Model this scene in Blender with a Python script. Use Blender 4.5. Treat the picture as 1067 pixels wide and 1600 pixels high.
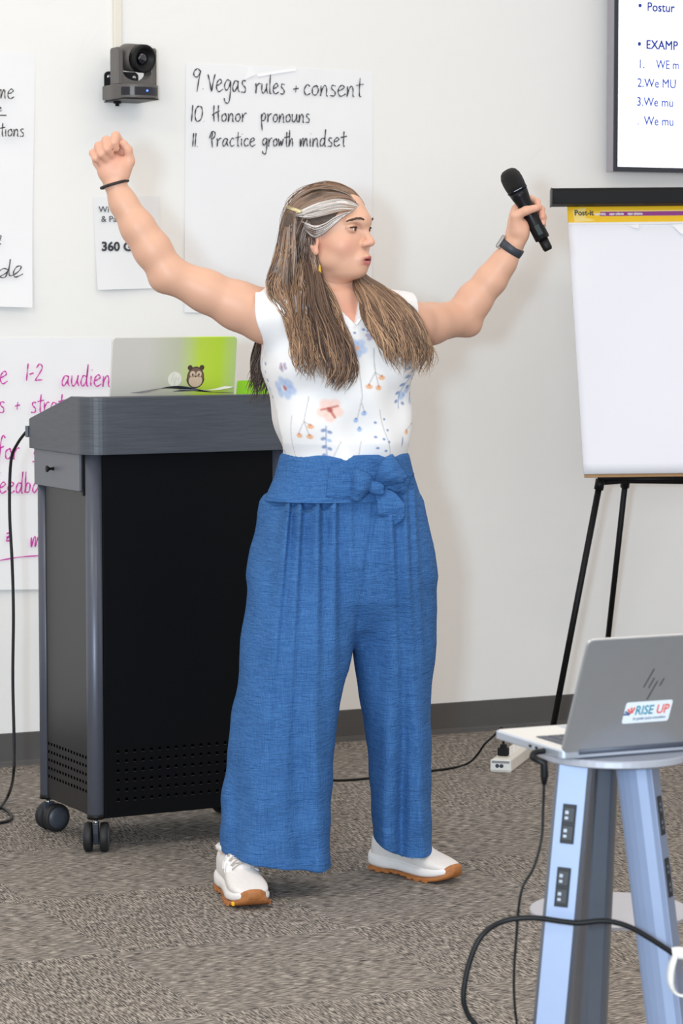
import bpy, bmesh, math, random
import numpy as np
from mathutils import Vector, Matrix

for o in list(bpy.data.objects):
    bpy.data.objects.remove(o, do_unlink=True)
SC = bpy.context.scene
COL = SC.collection
random.seed(7)
RNG = np.random.default_rng(7)

# ------------------------------------------------------------------ camera
FPX, CXP, CYP, CAM_H, PITCH = 4330.0, 533.5, 800.0, 1.44, math.radians(4.55)
cd = bpy.data.cameras.new('camera')
cd.sensor_fit = 'VERTICAL'
cd.sensor_height = 36.0
cd.sensor_width = 24.0
cd.lens = FPX / 1600.0 * 36.0
cd.clip_end = 60
cd.dof.use_dof = True
cd.dof.focus_distance = 6.6
cd.dof.aperture_fstop = 11.0
cam = bpy.data.objects.new('camera', cd)
cam.location = (0, 0, CAM_H)
cam.rotation_euler = (math.pi / 2 - PITCH, 0, 0)
COL.objects.link(cam)
SC.camera = cam

# ------------------------------------------------------------------ light
SC.view_settings.view_transform = 'Standard'
SC.view_settings.look = 'None'
SC.view_settings.gamma = 1.0
SC.view_settings.use_curve_mapping = False
SC.view_settings.exposure = 0.0
w = bpy.data.worlds.new('room_ambient')
SC.world = w
w.use_nodes = True
w.node_tree.nodes['Background'].inputs[0].default_value = (1.0, 0.965, 0.94, 1)
w.node_tree.nodes['Background'].inputs[1].default_value = 0.80

def area(name, loc, target, size, power, col):
    ld = bpy.data.lights.new(name, 'AREA')
    ld.shape = 'RECTANGLE'
    ld.size, ld.size_y = size
    ld.energy = power
    ld.color = col
    o = bpy.data.objects.new(name, ld)
    o.location = loc
    d = Vector(target) - Vector(loc)
    o.rotation_euler = d.to_track_quat('-Z', 'Y').to_euler()
    COL.objects.link(o)
    return o

# the photographer's flash, held to the left of an upright camera
area('camera_flash', (-0.30, -0.05, 1.52), (0.0, 8.0, 1.0), (0.16, 0.16), 150, (0.60, 0.82, 1.0))
# added soft fill from behind the camera, brightens the lower wall
area('rear_fill_light', (-0.9, -1.2, 1.9), (0.1, 8.0, 0.8), (3.4, 1.8), 165, (0.94, 0.97, 1.0))
# the ceiling panels of the room
area('ceiling_panel_wall', (-1.55, 7.15, 3.25), (-1.55, 7.25, 0), (1.2, 0.6), 5, (1.0, 0.87, 0.68))
area('ceiling_panel_centre', (0.35, 7.55, 3.25), (0.35, 7.6, 0), (1.2, 0.6), 5, (1.0, 0.87, 0.68))
area('ceiling_panel_left', (-1.9, 4.9, 3.25), (-1.9, 4.9, 0), (1.2, 0.6), 27, (1.0, 0.90, 0.74))
area('ceiling_panel_right', (1.1, 4.9, 3.25), (1.1, 4.9, 0), (1.2, 0.6), 24, (1.0, 0.90, 0.74))

# ------------------------------------------------------------------ measuring helpers
_c, _s = math.cos(PITCH), math.sin(PITCH)
def ray(x, y):
    a, b = (x - CXP) / FPX, -(y - CYP) / FPX
    return Vector((a, _c + b * _s, -_s + b * _c))
ORI = Vector((0, 0, CAM_H))
def on_floor(x, y, z=0.0):
    r = ray(x, y)
    return ORI + r * ((z - CAM_H) / r.z)
def at(x, y, Y):
    r = ray(x, y)
    return ORI + r * (Y / r.y)
def on_plane(x, y, P, n):
    r = ray(x, y)
    return ORI + r * ((Vector(P) - ORI).dot(n) / r.dot(n))
WA = on_floor(0, 1197.6)
WB = on_floor(880, 1132)
WU = (WB - WA).normalized()
WN = Vector((WU.y, -WU.x, 0))
UP = Vector((0, 0, 1))
def wall_pt(x, y, off=0.0):
    return on_plane(x, y, WA + WN * off, WN)
def wall_at(u, off, z):
    return WA + WU * u + WN * off + UP * z
WYAW = math.atan2(WU.y, WU.x)

# ------------------------------------------------------------------ scene bookkeeping
def link(o, parent=None):
    COL.objects.link(o)
    if parent is not None:
        o.parent = parent
        o.matrix_parent_inverse = Matrix.Identity(4)
    return o
def tag(o, label, cat, group=None):
    o['label'] = label
    o['category'] = cat
    if group:
        o['group'] = group
    return o
def thing(name, label, cat, loc=(0, 0, 0), rotz=0.0, group=None):
    o = bpy.data.objects.new(name, None)
    o.empty_display_size = 0.1
    o.location = loc
    o.rotation_euler = (0, 0, rotz)
    link(o)
    return tag(o, label, cat, group)
def mesh_obj(name, me, m, parent=None, smooth=False):
    o = bpy.data.objects.new(name, me)
    if m is not None:
        me.materials.append(m)
    if smooth:
        me.polygons.foreach_set('use_smooth', [True] * len(me.polygons))
    return link(o, parent)
def bm_obj(name, bm, m, parent=None, smooth=False, world=False):
    me = bpy.data.meshes.new(name)
    bmesh.ops.recalc_face_normals(bm, faces=bm.faces)
    bm.to_mesh(me)
    bm.free()
    if world and parent is not None:      # vertices given in world space, parent is placed
        me.transform(PARENT_MAT(parent).inverted())
    return mesh_obj(name, me, m, parent, smooth)
def PARENT_MAT(p):
    m = Matrix.LocRotScale(p.location, p.rotation_euler, p.scale)
    return m if p.parent is None else PARENT_MAT(p.parent) @ m
def data_obj(name, verts, faces, m, parent=None, smooth=False, world=False):
    me = bpy.data.meshes.new(name)
    me.from_pydata([tuple(v) for v in verts], [], [tuple(f) for f in faces])
    me.update()
    if world and parent is not None:
        me.transform(PARENT_MAT(parent).inverted())
    return mesh_obj(name, me, m, parent, smooth)

# ------------------------------------------------------------------ materials
def lin(c):
    c = c / 255.0
    return c / 12.92 if c <= 0.04045 else ((c + 0.055) / 1.055) ** 2.4
def rgb(r, g, b):
    return (lin(r), lin(g), lin(b), 1)
def mat(name, col, rough=0.5, metal=0.0, var=0.06, nscale=40.0, bump=0.0, bscale=200.0, spec=0.5, coat=0.0, sss=0.0, stretch=None):
    m = bpy.data.materials.new(name)
    m.use_nodes = True
    nt = m.node_tree
    b = nt.nodes['Principled BSDF']
    b.inputs['Roughness'].default_value = rough
    b.inputs['Metallic'].default_value = metal
    b.inputs['Specular IOR Level'].default_value = spec
    b.inputs['Coat Weight'].default_value = coat
    if sss:
        b.inputs['Subsurface Weight'].default_value = sss
        b.inputs['Subsurface Radius'].default_value = (0.01, 0.004, 0.002)
        b.inputs['Subsurface Scale'].default_value = 0.5
    tc = nt.nodes.new('ShaderNodeTexCoord')
    src = tc.outputs['Object']
    if stretch:
        mp = nt.nodes.new('ShaderNodeMapping')
        mp.inputs['Scale'].default_value = stretch
        nt.links.new(src, mp.inputs[0])
        src = mp.outputs[0]
    n = nt.nodes.new('ShaderNodeTexNoise')
    n.inputs['Scale'].default_value = nscale
    n.inputs['Detail'].default_value = 3
    nt.links.new(src, n.inputs[0])
    r = nt.nodes.new('ShaderNodeValToRGB')
    lo, hi = 1 - var, 1 + var
    r.color_ramp.elements[0].position, r.color_ramp.elements[1].position = 0.3, 0.7
    r.color_ramp.elements[0].color = (col[0] * lo, col[1] * lo, col[2] * lo, 1)
    r.color_ramp.elements[1].color = (min(1, col[0] * hi), min(1, col[1] * hi), min(1, col[2] * hi), 1)
    nt.links.new(n.outputs[0], r.inputs[0])
    nt.links.new(r.outputs[0], b.inputs['Base Color'])
    if bump:
        n2 = nt.nodes.new('ShaderNodeTexNoise')
        n2.inputs['Scale'].default_value = bscale
        n2.inputs['Detail'].default_value = 4
        nt.links.new(src, n2.inputs[0])
        bp = nt.nodes.new('ShaderNodeBump')
        bp.inputs['Strength'].default_value = bump
        bp.inputs['Distance'].default_value = 0.004
        nt.links.new(n2.outputs[0], bp.inputs['Height'])
        nt.links.new(bp.outputs[0], b.inputs['Normal'])
    return m
def emit(name, col, strength):
    m = bpy.data.materials.new(name)
    m.use_nodes = True
    b = m.node_tree.nodes['Principled BSDF']
    b.inputs['Base Color'].default_value = col
    b.inputs['Emission Color'].default_value = col
    b.inputs['Emission Strength'].default_value = strength
    return m
def attr_mat(name, rough=0.5, bump=0.0, bscale=300.0, spec=0.5, sss=0.0, bdist=0.002, stretch=None, var=0.0, weave=0.0):
    m = mat(name, (1, 1, 1, 1), rough, 0, 0.0, spec=spec, sss=sss, bump=bump, bscale=bscale, stretch=stretch)
    nt = m.node_tree
    b = nt.nodes['Principled BSDF']
    a = nt.nodes.new('ShaderNodeAttribute')
    a.attribute_name = 'tint'
    for l in list(b.inputs['Base Color'].links):
        nt.links.remove(l)
    out = a.outputs['Color']
    if var:
        n = next(x for x in nt.nodes if x.bl_idname == 'ShaderNodeTexNoise')
        n.inputs['Scale'].default_value = bscale
        mx = nt.nodes.new('ShaderNodeMix')
        mx.data_type = 'RGBA'
        mx.blend_type = 'MULTIPLY'
        mx.inputs[0].default_value = 1.0
        r = next(x for x in nt.nodes if x.bl_idname == 'ShaderNodeValToRGB')
        r.color_ramp.elements[0].color = (1 - var, 1 - var, 1 - var, 1)
        r.color_ramp.elements[1].color = (1, 1, 1, 1)
        nt.links.new(out, mx.inputs[6])
        nt.links.new(r.outputs[0], mx.inputs[7])
        out = mx.outputs[2]
    nt.links.new(out, b.inputs['Base Color'])
    for x in nt.nodes:
        if x.bl_idname == 'ShaderNodeBump':
            x.inputs['Distance'].default_value = bdist
    return m

# ------------------------------------------------------------------ shape helpers
def add_box(bm, lo, hi, M=None, bev=0.0, seg=2):
    g = bmesh.ops.create_cube(bm, size=1.0)
    vs = g['verts']
    lo, hi = Vector(lo), Vector(hi)
    for v in vs:
        v.co = Vector(((lo.x + hi.x) / 2 + v.co.x * (hi.x - lo.x), (lo.y + hi.y) / 2 + v.co.y * (hi.y - lo.y), (lo.z + hi.z) / 2 + v.co.z * (hi.z - lo.z)))
    if bev:
        es = list({e for v in vs for e in v.link_edges})
        r = bmesh.ops.bevel(bm, geom=es, offset=bev, segments=seg, affect='EDGES', profile=0.5)
        vs = list({v for f in r['faces'] for v in f.verts} | {v for v in vs if v.is_valid})
    if M is not None:
        for v in vs:
            v.co = M @ v.co
    return vs
def box(name, lo, hi, m, parent=None, bev=0.0, M=None, smooth=False):
    bm = bmesh.new()
    add_box(bm, lo, hi, M, bev)
    return bm_obj(name, bm, m, parent, smooth)
def catmull(pts, n=8, closed=False):
    P = [np.array(p, float) for p in pts]
    out = []
    N = len(P)
    for i in range(N - 1 if not closed else N):
        p0 = P[i - 1] if (i > 0 or closed) else 2 * P[0] - P[1]
        p1, p2 = P[i], P[(i + 1) % N]
        p3 = P[(i + 2) % N] if (i + 2 < N or closed) else 2 * P[-1] - P[-2]
        for k in range(n):
            t = k / n
            out.append(0.5 * (2 * p1 + (p2 - p0) * t + (2 * p0 - 5 * p1 + 4 * p2 - p3) * t * t + (3 * p1 - p0 - 3 * p2 + p3) * t ** 3))
    if not closed:
        out.append(P[-1])
    return out
def sweep(path, radii, sides=10, flat=1.0, caps=True, up=None):
    """verts, faces of a tube along a path; radii number or list"""
    P = [Vector(p) for p in path]
    n = len(P)
    if not hasattr(radii, '__len__'):
        radii = [radii] * n
    V, F = [], []
    ref = None
    for i in range(n):
        t = (P[min(i + 1, n - 1)] - P[max(i - 1, 0)]).normalized()
        if ref is None:
            ref = Vector(up) if up is not None else (Vector((0, 0, 1)) if abs(t.z) < 0.9 else Vector((1, 0, 0)))
        a = (ref - t * ref.dot(t)).normalized()
        ref = a
        b = t.cross(a)
        for k in range(sides):
            q = 2 * math.pi * k / sides
            V.append(P[i] + a * (radii[i] * flat * math.sin(q)) + b * (radii[i] * math.cos(q)))
    for i in range(n - 1):
        for k in range(sides):
            k2 = (k + 1) % sides
            F.append((i * sides + k, i * sides + k2, (i + 1) * sides + k2, (i + 1) * sides + k))
    if caps:
        F.append(tuple(range(sides - 1, -1, -1)))
        F.append(tuple(range((n - 1) * sides, n * sides)))
    return V, F
def tube(name, path, r, m, parent=None, sides=10, flat=1.0, world=True, up=None):
    V, F = sweep(path, r, sides, flat, up=up)
    return data_obj(name, V, F, m, parent, True, world)
def lathe(prof, sides=24, axis='z'):
    """prof: list of (r, h). closed by its own caps"""
    V, F = [], []
    for r, h in prof:
        for k in range(sides):
            q = 2 * math.pi * k / sides
            V.append((r * math.cos(q), r * math.sin(q), h))
    n = len(prof)
    for i in range(n - 1):
        for k in range(sides):
            k2 = (k + 1) % sides
            F.append((i * sides + k, i * sides + k2, (i + 1) * sides + k2, (i + 1) * sides + k))
    F.append(tuple(range(sides - 1, -1, -1)))
    F.append(tuple(range((n - 1) * sides, n * sides)))
    return V, F
def frame_M(o, x, y, z):
    x, y, z, o = Vector(x), Vector(y), Vector(z), Vector(o)
    return Matrix(((x.x, y.x, z.x, o.x), (x.y, y.y, z.y, o.y), (x.z, y.z, z.z, o.z), (0, 0, 0, 1)))
def along(a, b):
    """matrix whose z runs from a to b, origin at a"""
    a, b = Vector(a), Vector(b)
    z = (b - a).normalized()
    x = z.orthogonal().normalized()
    return frame_M(a, x, z.cross(x), z)
def lathe_obj(name, prof, M, m, parent=None, sides=24, smooth=True):
    V, F = lathe(prof, sides)
    V = [M @ Vector(v) for v in V]
    o = data_obj(name, V, F, m, parent, smooth, False)
    return o
def prism(bm, poly, h0, h1, M=None, bev=0.0):
    """extrude a 2D polygon (x,y) between h0 and h1 along z"""
    vs = [bm.verts.new((p[0], p[1], h0)) for p in poly]
    f = bm.faces.new(vs)
    r = bmesh.ops.extrude_face_region(bm, geom=[f])
    nv = [g for g in r['geom'] if isinstance(g, bmesh.types.BMVert)]
    for v in nv:
        v.co.z = h1
    allv = vs + nv
    if bev:
        es = list({e for v in allv for e in v.link_edges})
        rr = bmesh.ops.bevel(bm, geom=es, offset=bev, segments=2, affect='EDGES', profile=0.5)
        allv = list({v for f2 in rr['faces'] for v in f2.verts} | {v for v in allv if v.is_valid})
    if M is not None:
        for v in allv:
            v.co = M @ v.co
    return allv
def rrect(x0, y0, x1, y1, r, n=6):
    out = []
    for cx, cy, a0 in ((x1 - r, y1 - r, 0), (x0 + r, y1 - r, 90), (x0 + r, y0 + r, 180), (x1 - r, y0 + r, 270)):
        for k in range(n + 1):
            a = math.radians(a0 + 90 * k / n)
            out.append((cx + r * math.cos(a), cy + r * math.sin(a)))
    return out
def flat_poly(name, poly, M, m, parent=None, t=0.0006):
    bm = bmesh.new()
    prism(bm, poly, 0, t, M)
    return bm_obj(name, bm, m, parent)
def text_obj(name, s, M, size, m, parent=None, t=0.0004, squeeze=1.0, bold=0.0, align='LEFT', shear=0.0, fat=0.0):
    c = bpy.data.curves.new(name, 'FONT')
    c.body = s
    c.size = size
    c.extrude = t
    c.offset = bold
    c.align_x = align
    c.shear = shear
    c.resolution_u = 3
    o = bpy.data.objects.new(name, c)
    COL.objects.link(o)
    dg = bpy.context.evaluated_depsgraph_get()
    me = bpy.data.meshes.new_from_object(o.evaluated_get(dg))
    bpy.data.objects.remove(o, do_unlink=True)
    bpy.data.curves.remove(c)
    if fat:                     # heavier strokes: the glyphs laid over themselves a hair apart
        bm = bmesh.new()
        for dx, dy, dz in ((0, 0, 0), (fat, 0, 1e-4), (0, fat, 2e-4), (fat, fat, 3e-4), (fat / 2, fat / 2, 4e-4)):
            c_ = me.copy()
            c_.transform(Matrix.Translation((dx, dy, dz)))
            bm.from_mesh(c_)
            bpy.data.meshes.remove(c_)
        bm.to_mesh(me)
        bm.free()
    me.transform(M @ Matrix.Diagonal((squeeze, 1, 1, 1)))
    me.materials.clear()
    return mesh_obj(name, me, m, parent)
# ================================================================== SETTING
def wall_material():
    m = mat('painted_plaster', rgb(245, 244, 242), 0.62, var=0.008, nscale=1.5, spec=0.3)
    nt = m.node_tree
    b = nt.nodes['Principled BSDF']
    tc = next(n for n in nt.nodes if n.bl_idname == 'ShaderNodeTexCoord')
    n1 = nt.nodes.new('ShaderNodeTexNoise')
    n1.inputs['Scale'].default_value = 5.5
    n1.inputs['Detail'].default_value = 5
    n1.inputs['Distortion'].default_value = 1.4
    nt.links.new(tc.outputs['Object'], n1.inputs[0])
    r = nt.nodes.new('ShaderNodeValToRGB')
    r.color_ramp.elements[0].position = 0.47
    r.color_ramp.elements[1].position = 0.60
    nt.links.new(n1.outputs[0], r.inputs[0])
    bp = nt.nodes.new('ShaderNodeBump')
    bp.inputs['Strength'].default_value = 0.10
    bp.inputs['Distance'].default_value = 0.004
    nt.links.new(r.outputs[0], bp.inputs['Height'])
    nt.links.new(bp.outputs[0], b.inputs['Normal'])
    return m
M_WALL = wall_material()
WMAT = frame_M(WA, WU, -WN, UP)        # local: x along wall, y into the wall, z up
wb = bmesh.new()
add_box(wb, (-5, 0, 0), (7, 0.15, 3.6))
wall = bm_obj('wall_back', wb, M_WALL)
wall.matrix_world = WMAT
wall['kind'] = 'structure'

M_BASE = mat('rubber_base', rgb(84, 82, 81), 0.55, var=0.05, nscale=12)
prof = [(0.0, 0.0), (-0.016, 0.0), (-0.0145, 0.006), (-0.008, 0.010), (-0.006, 0.016), (-0.005, 0.098), (-0.003, 0.1005), (0.0, 0.1005)]
V = [(x, y, z) for x in (-5, 7) for (y, z) in prof]
n = len(prof)
Fc = [(i, (i + 1) % n, n + (i + 1) % n, n + i) for i in range(n)] + [tuple(range(n - 1, -1, -1)), tuple(range(n, 2 * n))]
bb = data_obj('baseboard_back', V, Fc, M_BASE)
bb.matrix_world = WMAT
bb['kind'] = 'structure'

# --- floor: slab with quarter-turned carpet tiles
M_SLAB = mat('slab', rgb(60, 58, 56), 0.9)
fl = box('floor', (-5.5, -1.0, -0.06), (6.5, 13.0, -0.007), M_SLAB)
fl['kind'] = 'structure'
def carpet_material():
    m = bpy.data.materials.new('streaked_carpet')
    m.use_nodes = True
    nt = m.node_tree
    b = nt.nodes['Principled BSDF']
    b.inputs['Roughness'].default_value = 0.95
    b.inputs['Specular IOR Level'].default_value = 0.1
    tc = nt.nodes.new('ShaderNodeTexCoord')
    oi = nt.nodes.new('ShaderNodeObjectInfo')
    mul = nt.nodes.new('ShaderNodeVectorMath')
    mul.operation = 'SCALE'
    mul.inputs[0].default_value = (13.7, 7.3, 0)
    nt.links.new(oi.outputs['Random'], mul.inputs['Scale'])
    add = nt.nodes.new('ShaderNodeVectorMath')
    nt.links.new(tc.outputs['Object'], add.inputs[0])
    nt.links.new(mul.outputs[0], add.inputs[1])
    def noise(sc, detail, rough=0.5):
        mp = nt.nodes.new('ShaderNodeMapping')
        mp.inputs['Scale'].default_value = sc
        nt.links.new(add.outputs[0], mp.inputs[0])
        nn = nt.nodes.new('ShaderNodeTexNoise')
        nn.inputs['Scale'].default_value = 1
        nn.inputs['Detail'].default_value = detail
        nn.inputs['Roughness'].default_value = rough
        nt.links.new(mp.outputs[0], nn.inputs[0])
        return nn.outputs[0]
    n1 = noise((38, 350, 1), 2.0)
    n2 = noise((9, 520, 1), 1.0)
    n3 = noise((8, 14, 1), 3.0)
    r1 = nt.nodes.new('ShaderNodeValToRGB')
    e = r1.color_ramp.elements
    e[0].position, e[0].color = 0.39, rgb(70, 67, 66)
    e[1].position, e[1].color = 0.61, rgb(190, 181, 171)
    k = r1.color_ramp.elements.new(0.50)
    k.color = rgb(126, 119, 112)
    nt.links.new(n1, r1.inputs[0])
    r2 = nt.nodes.new('ShaderNodeValToRGB')
    r2.color_ramp.elements[0].position, r2.color_ramp.elements[1].position = 0.62, 0.72
    nt.links.new(n2, r2.inputs[0])
    mx = nt.nodes.new('ShaderNodeMix')
    mx.data_type = 'RGBA'
    nt.links.new(r2.outputs[0], mx.inputs[0])
    nt.links.new(r1.outputs[0], mx.inputs[6])
    mx.inputs[7].default_value = rgb(198, 190, 181)
    m2 = nt.nodes.new('ShaderNodeMix')
    m2.data_type = 'RGBA'
    m2.blend_type = 'MULTIPLY'
    m2.inputs[0].default_value = 1
    r3 = nt.nodes.new('ShaderNodeValToRGB')
    r3.color_ramp.elements[0].color = (0.80, 0.80, 0.82, 1)
    r3.color_ramp.elements[1].color = (1, 0.99, 0.97, 1)
    nt.links.new(n3, r3.inputs[0])
    nt.links.new(mx.outputs[2], m2.inputs[6])
    nt.links.new(r3.outputs[0], m2.inputs[7])
    nt.links.new(m2.outputs[2], b.inputs['Base Color'])
    bp = nt.nodes.new('ShaderNodeBump')
    bp.inputs['Strength'].default_value = 0.7
    bp.inputs['Distance'].default_value = 0.003
    nt.links.new(n1, bp.inputs['Height'])
    nt.links.new(bp.outputs[0], b.inputs['Normal'])
    return m
M_CARPET = carpet_material()
TS = 0.565
tb = bmesh.new()
add_box(tb, (-TS / 2 + 0.0005, -TS / 2 + 0.0005, -0.0065), (TS / 2 - 0.0005, TS / 2 - 0.0005, 0.0), bev=0.0015, seg=1)
tile_me = bpy.data.meshes.new('carpet_tile')
tb.to_mesh(tile_me)
tb.free()
tile_me.materials.append(M_CARPET)
T0 = on_floor(175, 1489)
T0.z = 0
for i in range(-7, 9):
    for j in range(-5, 10):
        p = T0 + WU * ((i + 0.5) * TS) - WN * ((j + 0.5) * TS)
        if (p - WA).dot(WN) < -0.02 - TS / 2 or abs(p.x) > 3.2 or p.y < 3.2:
            continue
        t = bpy.data.objects.new('carpet_tile', tile_me)
        t.location = p
        t.rotation_euler = (0, 0, WYAW + (math.pi / 2 if (i + j) % 2 == 0 else 0))
        link(t, fl)

# ================================================================== HANDWRITING
GL = {
 '9': ([[(.75, 1.75), (.45, 2.0), (.12, 1.7), (.15, 1.3), (.45, 1.2), (.72, 1.6), (.75, 1.8), (.62, .9), (.5, -.25)]], 1.0),
 '1': ([[(.15, 2.0), (.12, 1.0), (.1, 0)]], .35),
 '0': ([[(.55, 1.9), (.2, 1.5), (.15, .6), (.4, .05), (.85, .3), (1.0, 1.1), (.85, 1.75), (.45, 1.85), (.3, 1.7)]], 1.2),
 '2': ([[(.1, 1.5), (.45, 1.95), (.8, 1.6), (.6, 1.0), (.1, .1), (.5, .1), (.95, .1)]], 1.1),
 '.': ([[(.05, .02), (.1, .06)]], .3),
 '-': ([[(.05, .75), (.55, .9)]], .75),
 '+': ([[(.05, .8), (.75, .95)], [(.42, 1.3), (.38, .4)]], .95),
 'V': ([[(.0, 1.42), (.25, .8), (.5, .03), (.62, .65), (.85, 1.45)]], .95),
 'H': ([[(.2, 1.9), (.2, 1.0), (.3, 0)], [(.8, 1.9), (.8, 1.0), (.9, 0)], [(.0, .75), (.5, 1.05), (1.0, 1.25)]], 1.2),
 'P': ([[(.35, 1.7), (.3, .9), (.45, -.1)], [(.0, 1.0), (.2, 1.7), (.6, 1.8), (.75, 1.4), (.45, .95), (.2, .95)]], .95),
 'e': ([[(.1, .5), (.5, .65), (.72, .85), (.5, 1.05), (.2, .8), (.12, .35), (.4, .02), (.9, .25)]], .95),
 'g': ([[(.75, .95), (.4, 1.0), (.12, .55), (.35, .15), (.7, .5), (.8, .95), (.85, .2), (.7, -.8), (.3, -.85), (.12, -.5)]], 1.0),
 'a': ([[(.7, .9), (.35, .95), (.1, .4), (.3, .05), (.65, .5), (.75, .95), (.72, .35), (.9, .05)]], 1.0),
 's': ([[(.65, .95), (.3, 1.0), (.25, .7), (.6, .4), (.55, .05), (.1, .05)]], .8),
 'r': ([[(.1, 1.0), (.15, .5), (.15, .0), (.2, .6), (.5, 1.0), (.7, .95)]], .8),
 'u': ([[(.1, 1.0), (.12, .3), (.35, .05), (.65, .45), (.75, 1.0), (.75, .4), (.9, .05)]], 1.0),
 'l': ([[(.2, 2.0), (.15, 1.0), (.2, .1), (.4, .05)]], .5),
 'o': ([[(.5, .95), (.15, .7), (.2, .15), (.55, .1), (.75, .55), (.5, .95), (.7, .85)]], .9),
 'n': ([[(.1, .95), (.12, .4), (.1, .0), (.25, .65), (.5, .98), (.68, .7), (.7, .1), (.85, .0)]], .95),
 't': ([[(.4, 1.75), (.38, .8), (.42, .1), (.6, .05)], [(.0, 1.05), (.8, 1.2)]], .75),
 'c': ([[(.7, .85), (.4, 1.0), (.12, .5), (.35, .05), (.75, .2)]], .82),
 'i': ([[(.15, .95), (.15, .4), (.2, .02)], [(.2, 1.45), (.22, 1.5)]], .4),
 'p': ([[(.1, .95), (.15, .0), (.3, -.95)], [(.12, .6), (.4, 1.05), (.7, .8), (.55, .25), (.2, .2)]], .9),
 'w': ([[(.05, .95), (.2, .1), (.42, .7), (.6, .1), (.85, .95)]], 1.0),
 'h': ([[(.1, 2.0), (.12, 1.0), (.1, .0), (.3, .75), (.55, .95), (.65, .5), (.7, .0)]], .9),
 'm': ([[(.05, .9), (.1, .0), (.3, .85), (.45, .85), (.5, .05), (.7, .9), (.88, .85), (.95, .3), (1.05, .0)]], 1.2),
 'd': ([[(.65, .9), (.3, .95), (.1, .4), (.3, .05), (.65, .5), (.75, 2.0), (.7, .8), (.75, .1), (.9, .05)]], 1.0),
 'f': ([[(.85, 1.85), (.6, 2.1), (.4, 1.6), (.35, .4), (.25, -.6)], [(.0, .85), (.75, 1.15)]], .85),
 'b': ([[(.1, 2.0), (.12, 1.0), (.15, .1), (.3, .9), (.65, .85), (.6, .2), (.2, .08)]], .9),
 'z': ([[(.1, .95), (.7, 1.0), (.15, .1), (.75, .15)], [(.1, .5), (.65, .6)]], .9),
 ' ': ([], .6),
}
def ink_strokes(s, x, y, xh, slope=0.0, wide=1.0, slant=0.0):
    out = []
    for ch in s:
        st, adv = GL[ch]
        for q in st:
            q = [(x + (px + py * slant) * xh * wide, y + slope * px * xh - py * xh) for px, py in q]
            out.append(q)
        x += adv * xh * wide
        y += slope * adv * xh * wide
    return out
def ink(name, strokes, width, m, parent, off):
    """marker lines on the wall plane; strokes are in picture units measured on the sheet"""
    V, F = [], []
    for q in strokes:
        P = catmull([(a, b, 0) for a, b in q], 6) if len(q) > 2 else [np.array((a, b, 0.0)) for a, b in q]
        n0 = len(V)
        for i, p in enumerate(P):
            t = P[min(i + 1, len(P) - 1)] - P[max(i - 1, 0)]
            t = t / (np.linalg.norm(t) + 1e-9)
            nn = np.array((-t[1], t[0], 0)) * (width / 2 * (0.85 + 0.25 * math.sin(i * 0.9 + n0)))
            V.append(wall_pt(*(p + nn)[:2], off))
            V.append(wall_pt(*(p - nn)[:2], off))
        for i in range(len(P) - 1):
            a = n0 + 2 * i
            F.append((a, a + 1, a + 3, a + 2))
    return data_obj(name, V, F, m, parent, world=True)

M_PAPER = mat('flip_chart_paper', rgb(245, 245, 247), 0.75, var=0.012, nscale=6, bump=0.12, bscale=9, spec=0.2)
M_INK = mat('black_marker', rgb(58, 56, 60), 0.6, var=0.15, nscale=60)
M_PINK = mat('pink_marker', rgb(205, 52, 168), 0.6, var=0.12, nscale=60)
def sheet(name, label, px, off_fn, m=M_PAPER, nu=24, nv=30, cat='paper', group=None, curl=0.0):
    """paper sheet pinned to the wall, corners TL TR BR BL measured on the wall"""
    c = [wall_pt(x, y, 0.0) for x, y in px]
    base = (c[2] + c[3]) / 2
    root = thing(name, label, cat, base, WYAW, group)
    V, F = [], []
    for side in (0, 1):
        for j in range(nv + 1):
            for i in range(nu + 1):
                a, b = i / nu, j / nv
                p = c[0] * (1 - a) * (1 - b) + c[1] * a * (1 - b) + c[2] * a * b + c[3] * (1 - a) * b
                V.append(p + WN * (off_fn(a, b) + (0.0004 if side else 0)))
    S = (nu + 1) * (nv + 1)
    for j in range(nv):
        for i in range(nu):
            q = j * (nu + 1) + i
            F.append((q, q + 1, q + nu + 2, q + nu + 1))
            F.append((S + q, S + q + nu + 1, S + q + nu + 2, S + q + 1))
    rim = [i for i in range(nu + 1)] + [j * (nu + 1) + nu for j in range(1, nv + 1)] + [nv * (nu + 1) + i for i in range(nu - 1, -1, -1)] + [j * (nu + 1) for j in range(nv - 1, 0, -1)]
    for k in range(len(rim)):
        a, b = rim[k], rim[(k + 1) % len(rim)]
        F.append((a, S + a, S + b, b))
    data_obj('sheet', V, F, m, root, False, True)
    return root
wob = lambda a, b: 0.0015 + 0.0009 * math.sin(5 * a + 9 * b)

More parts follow.
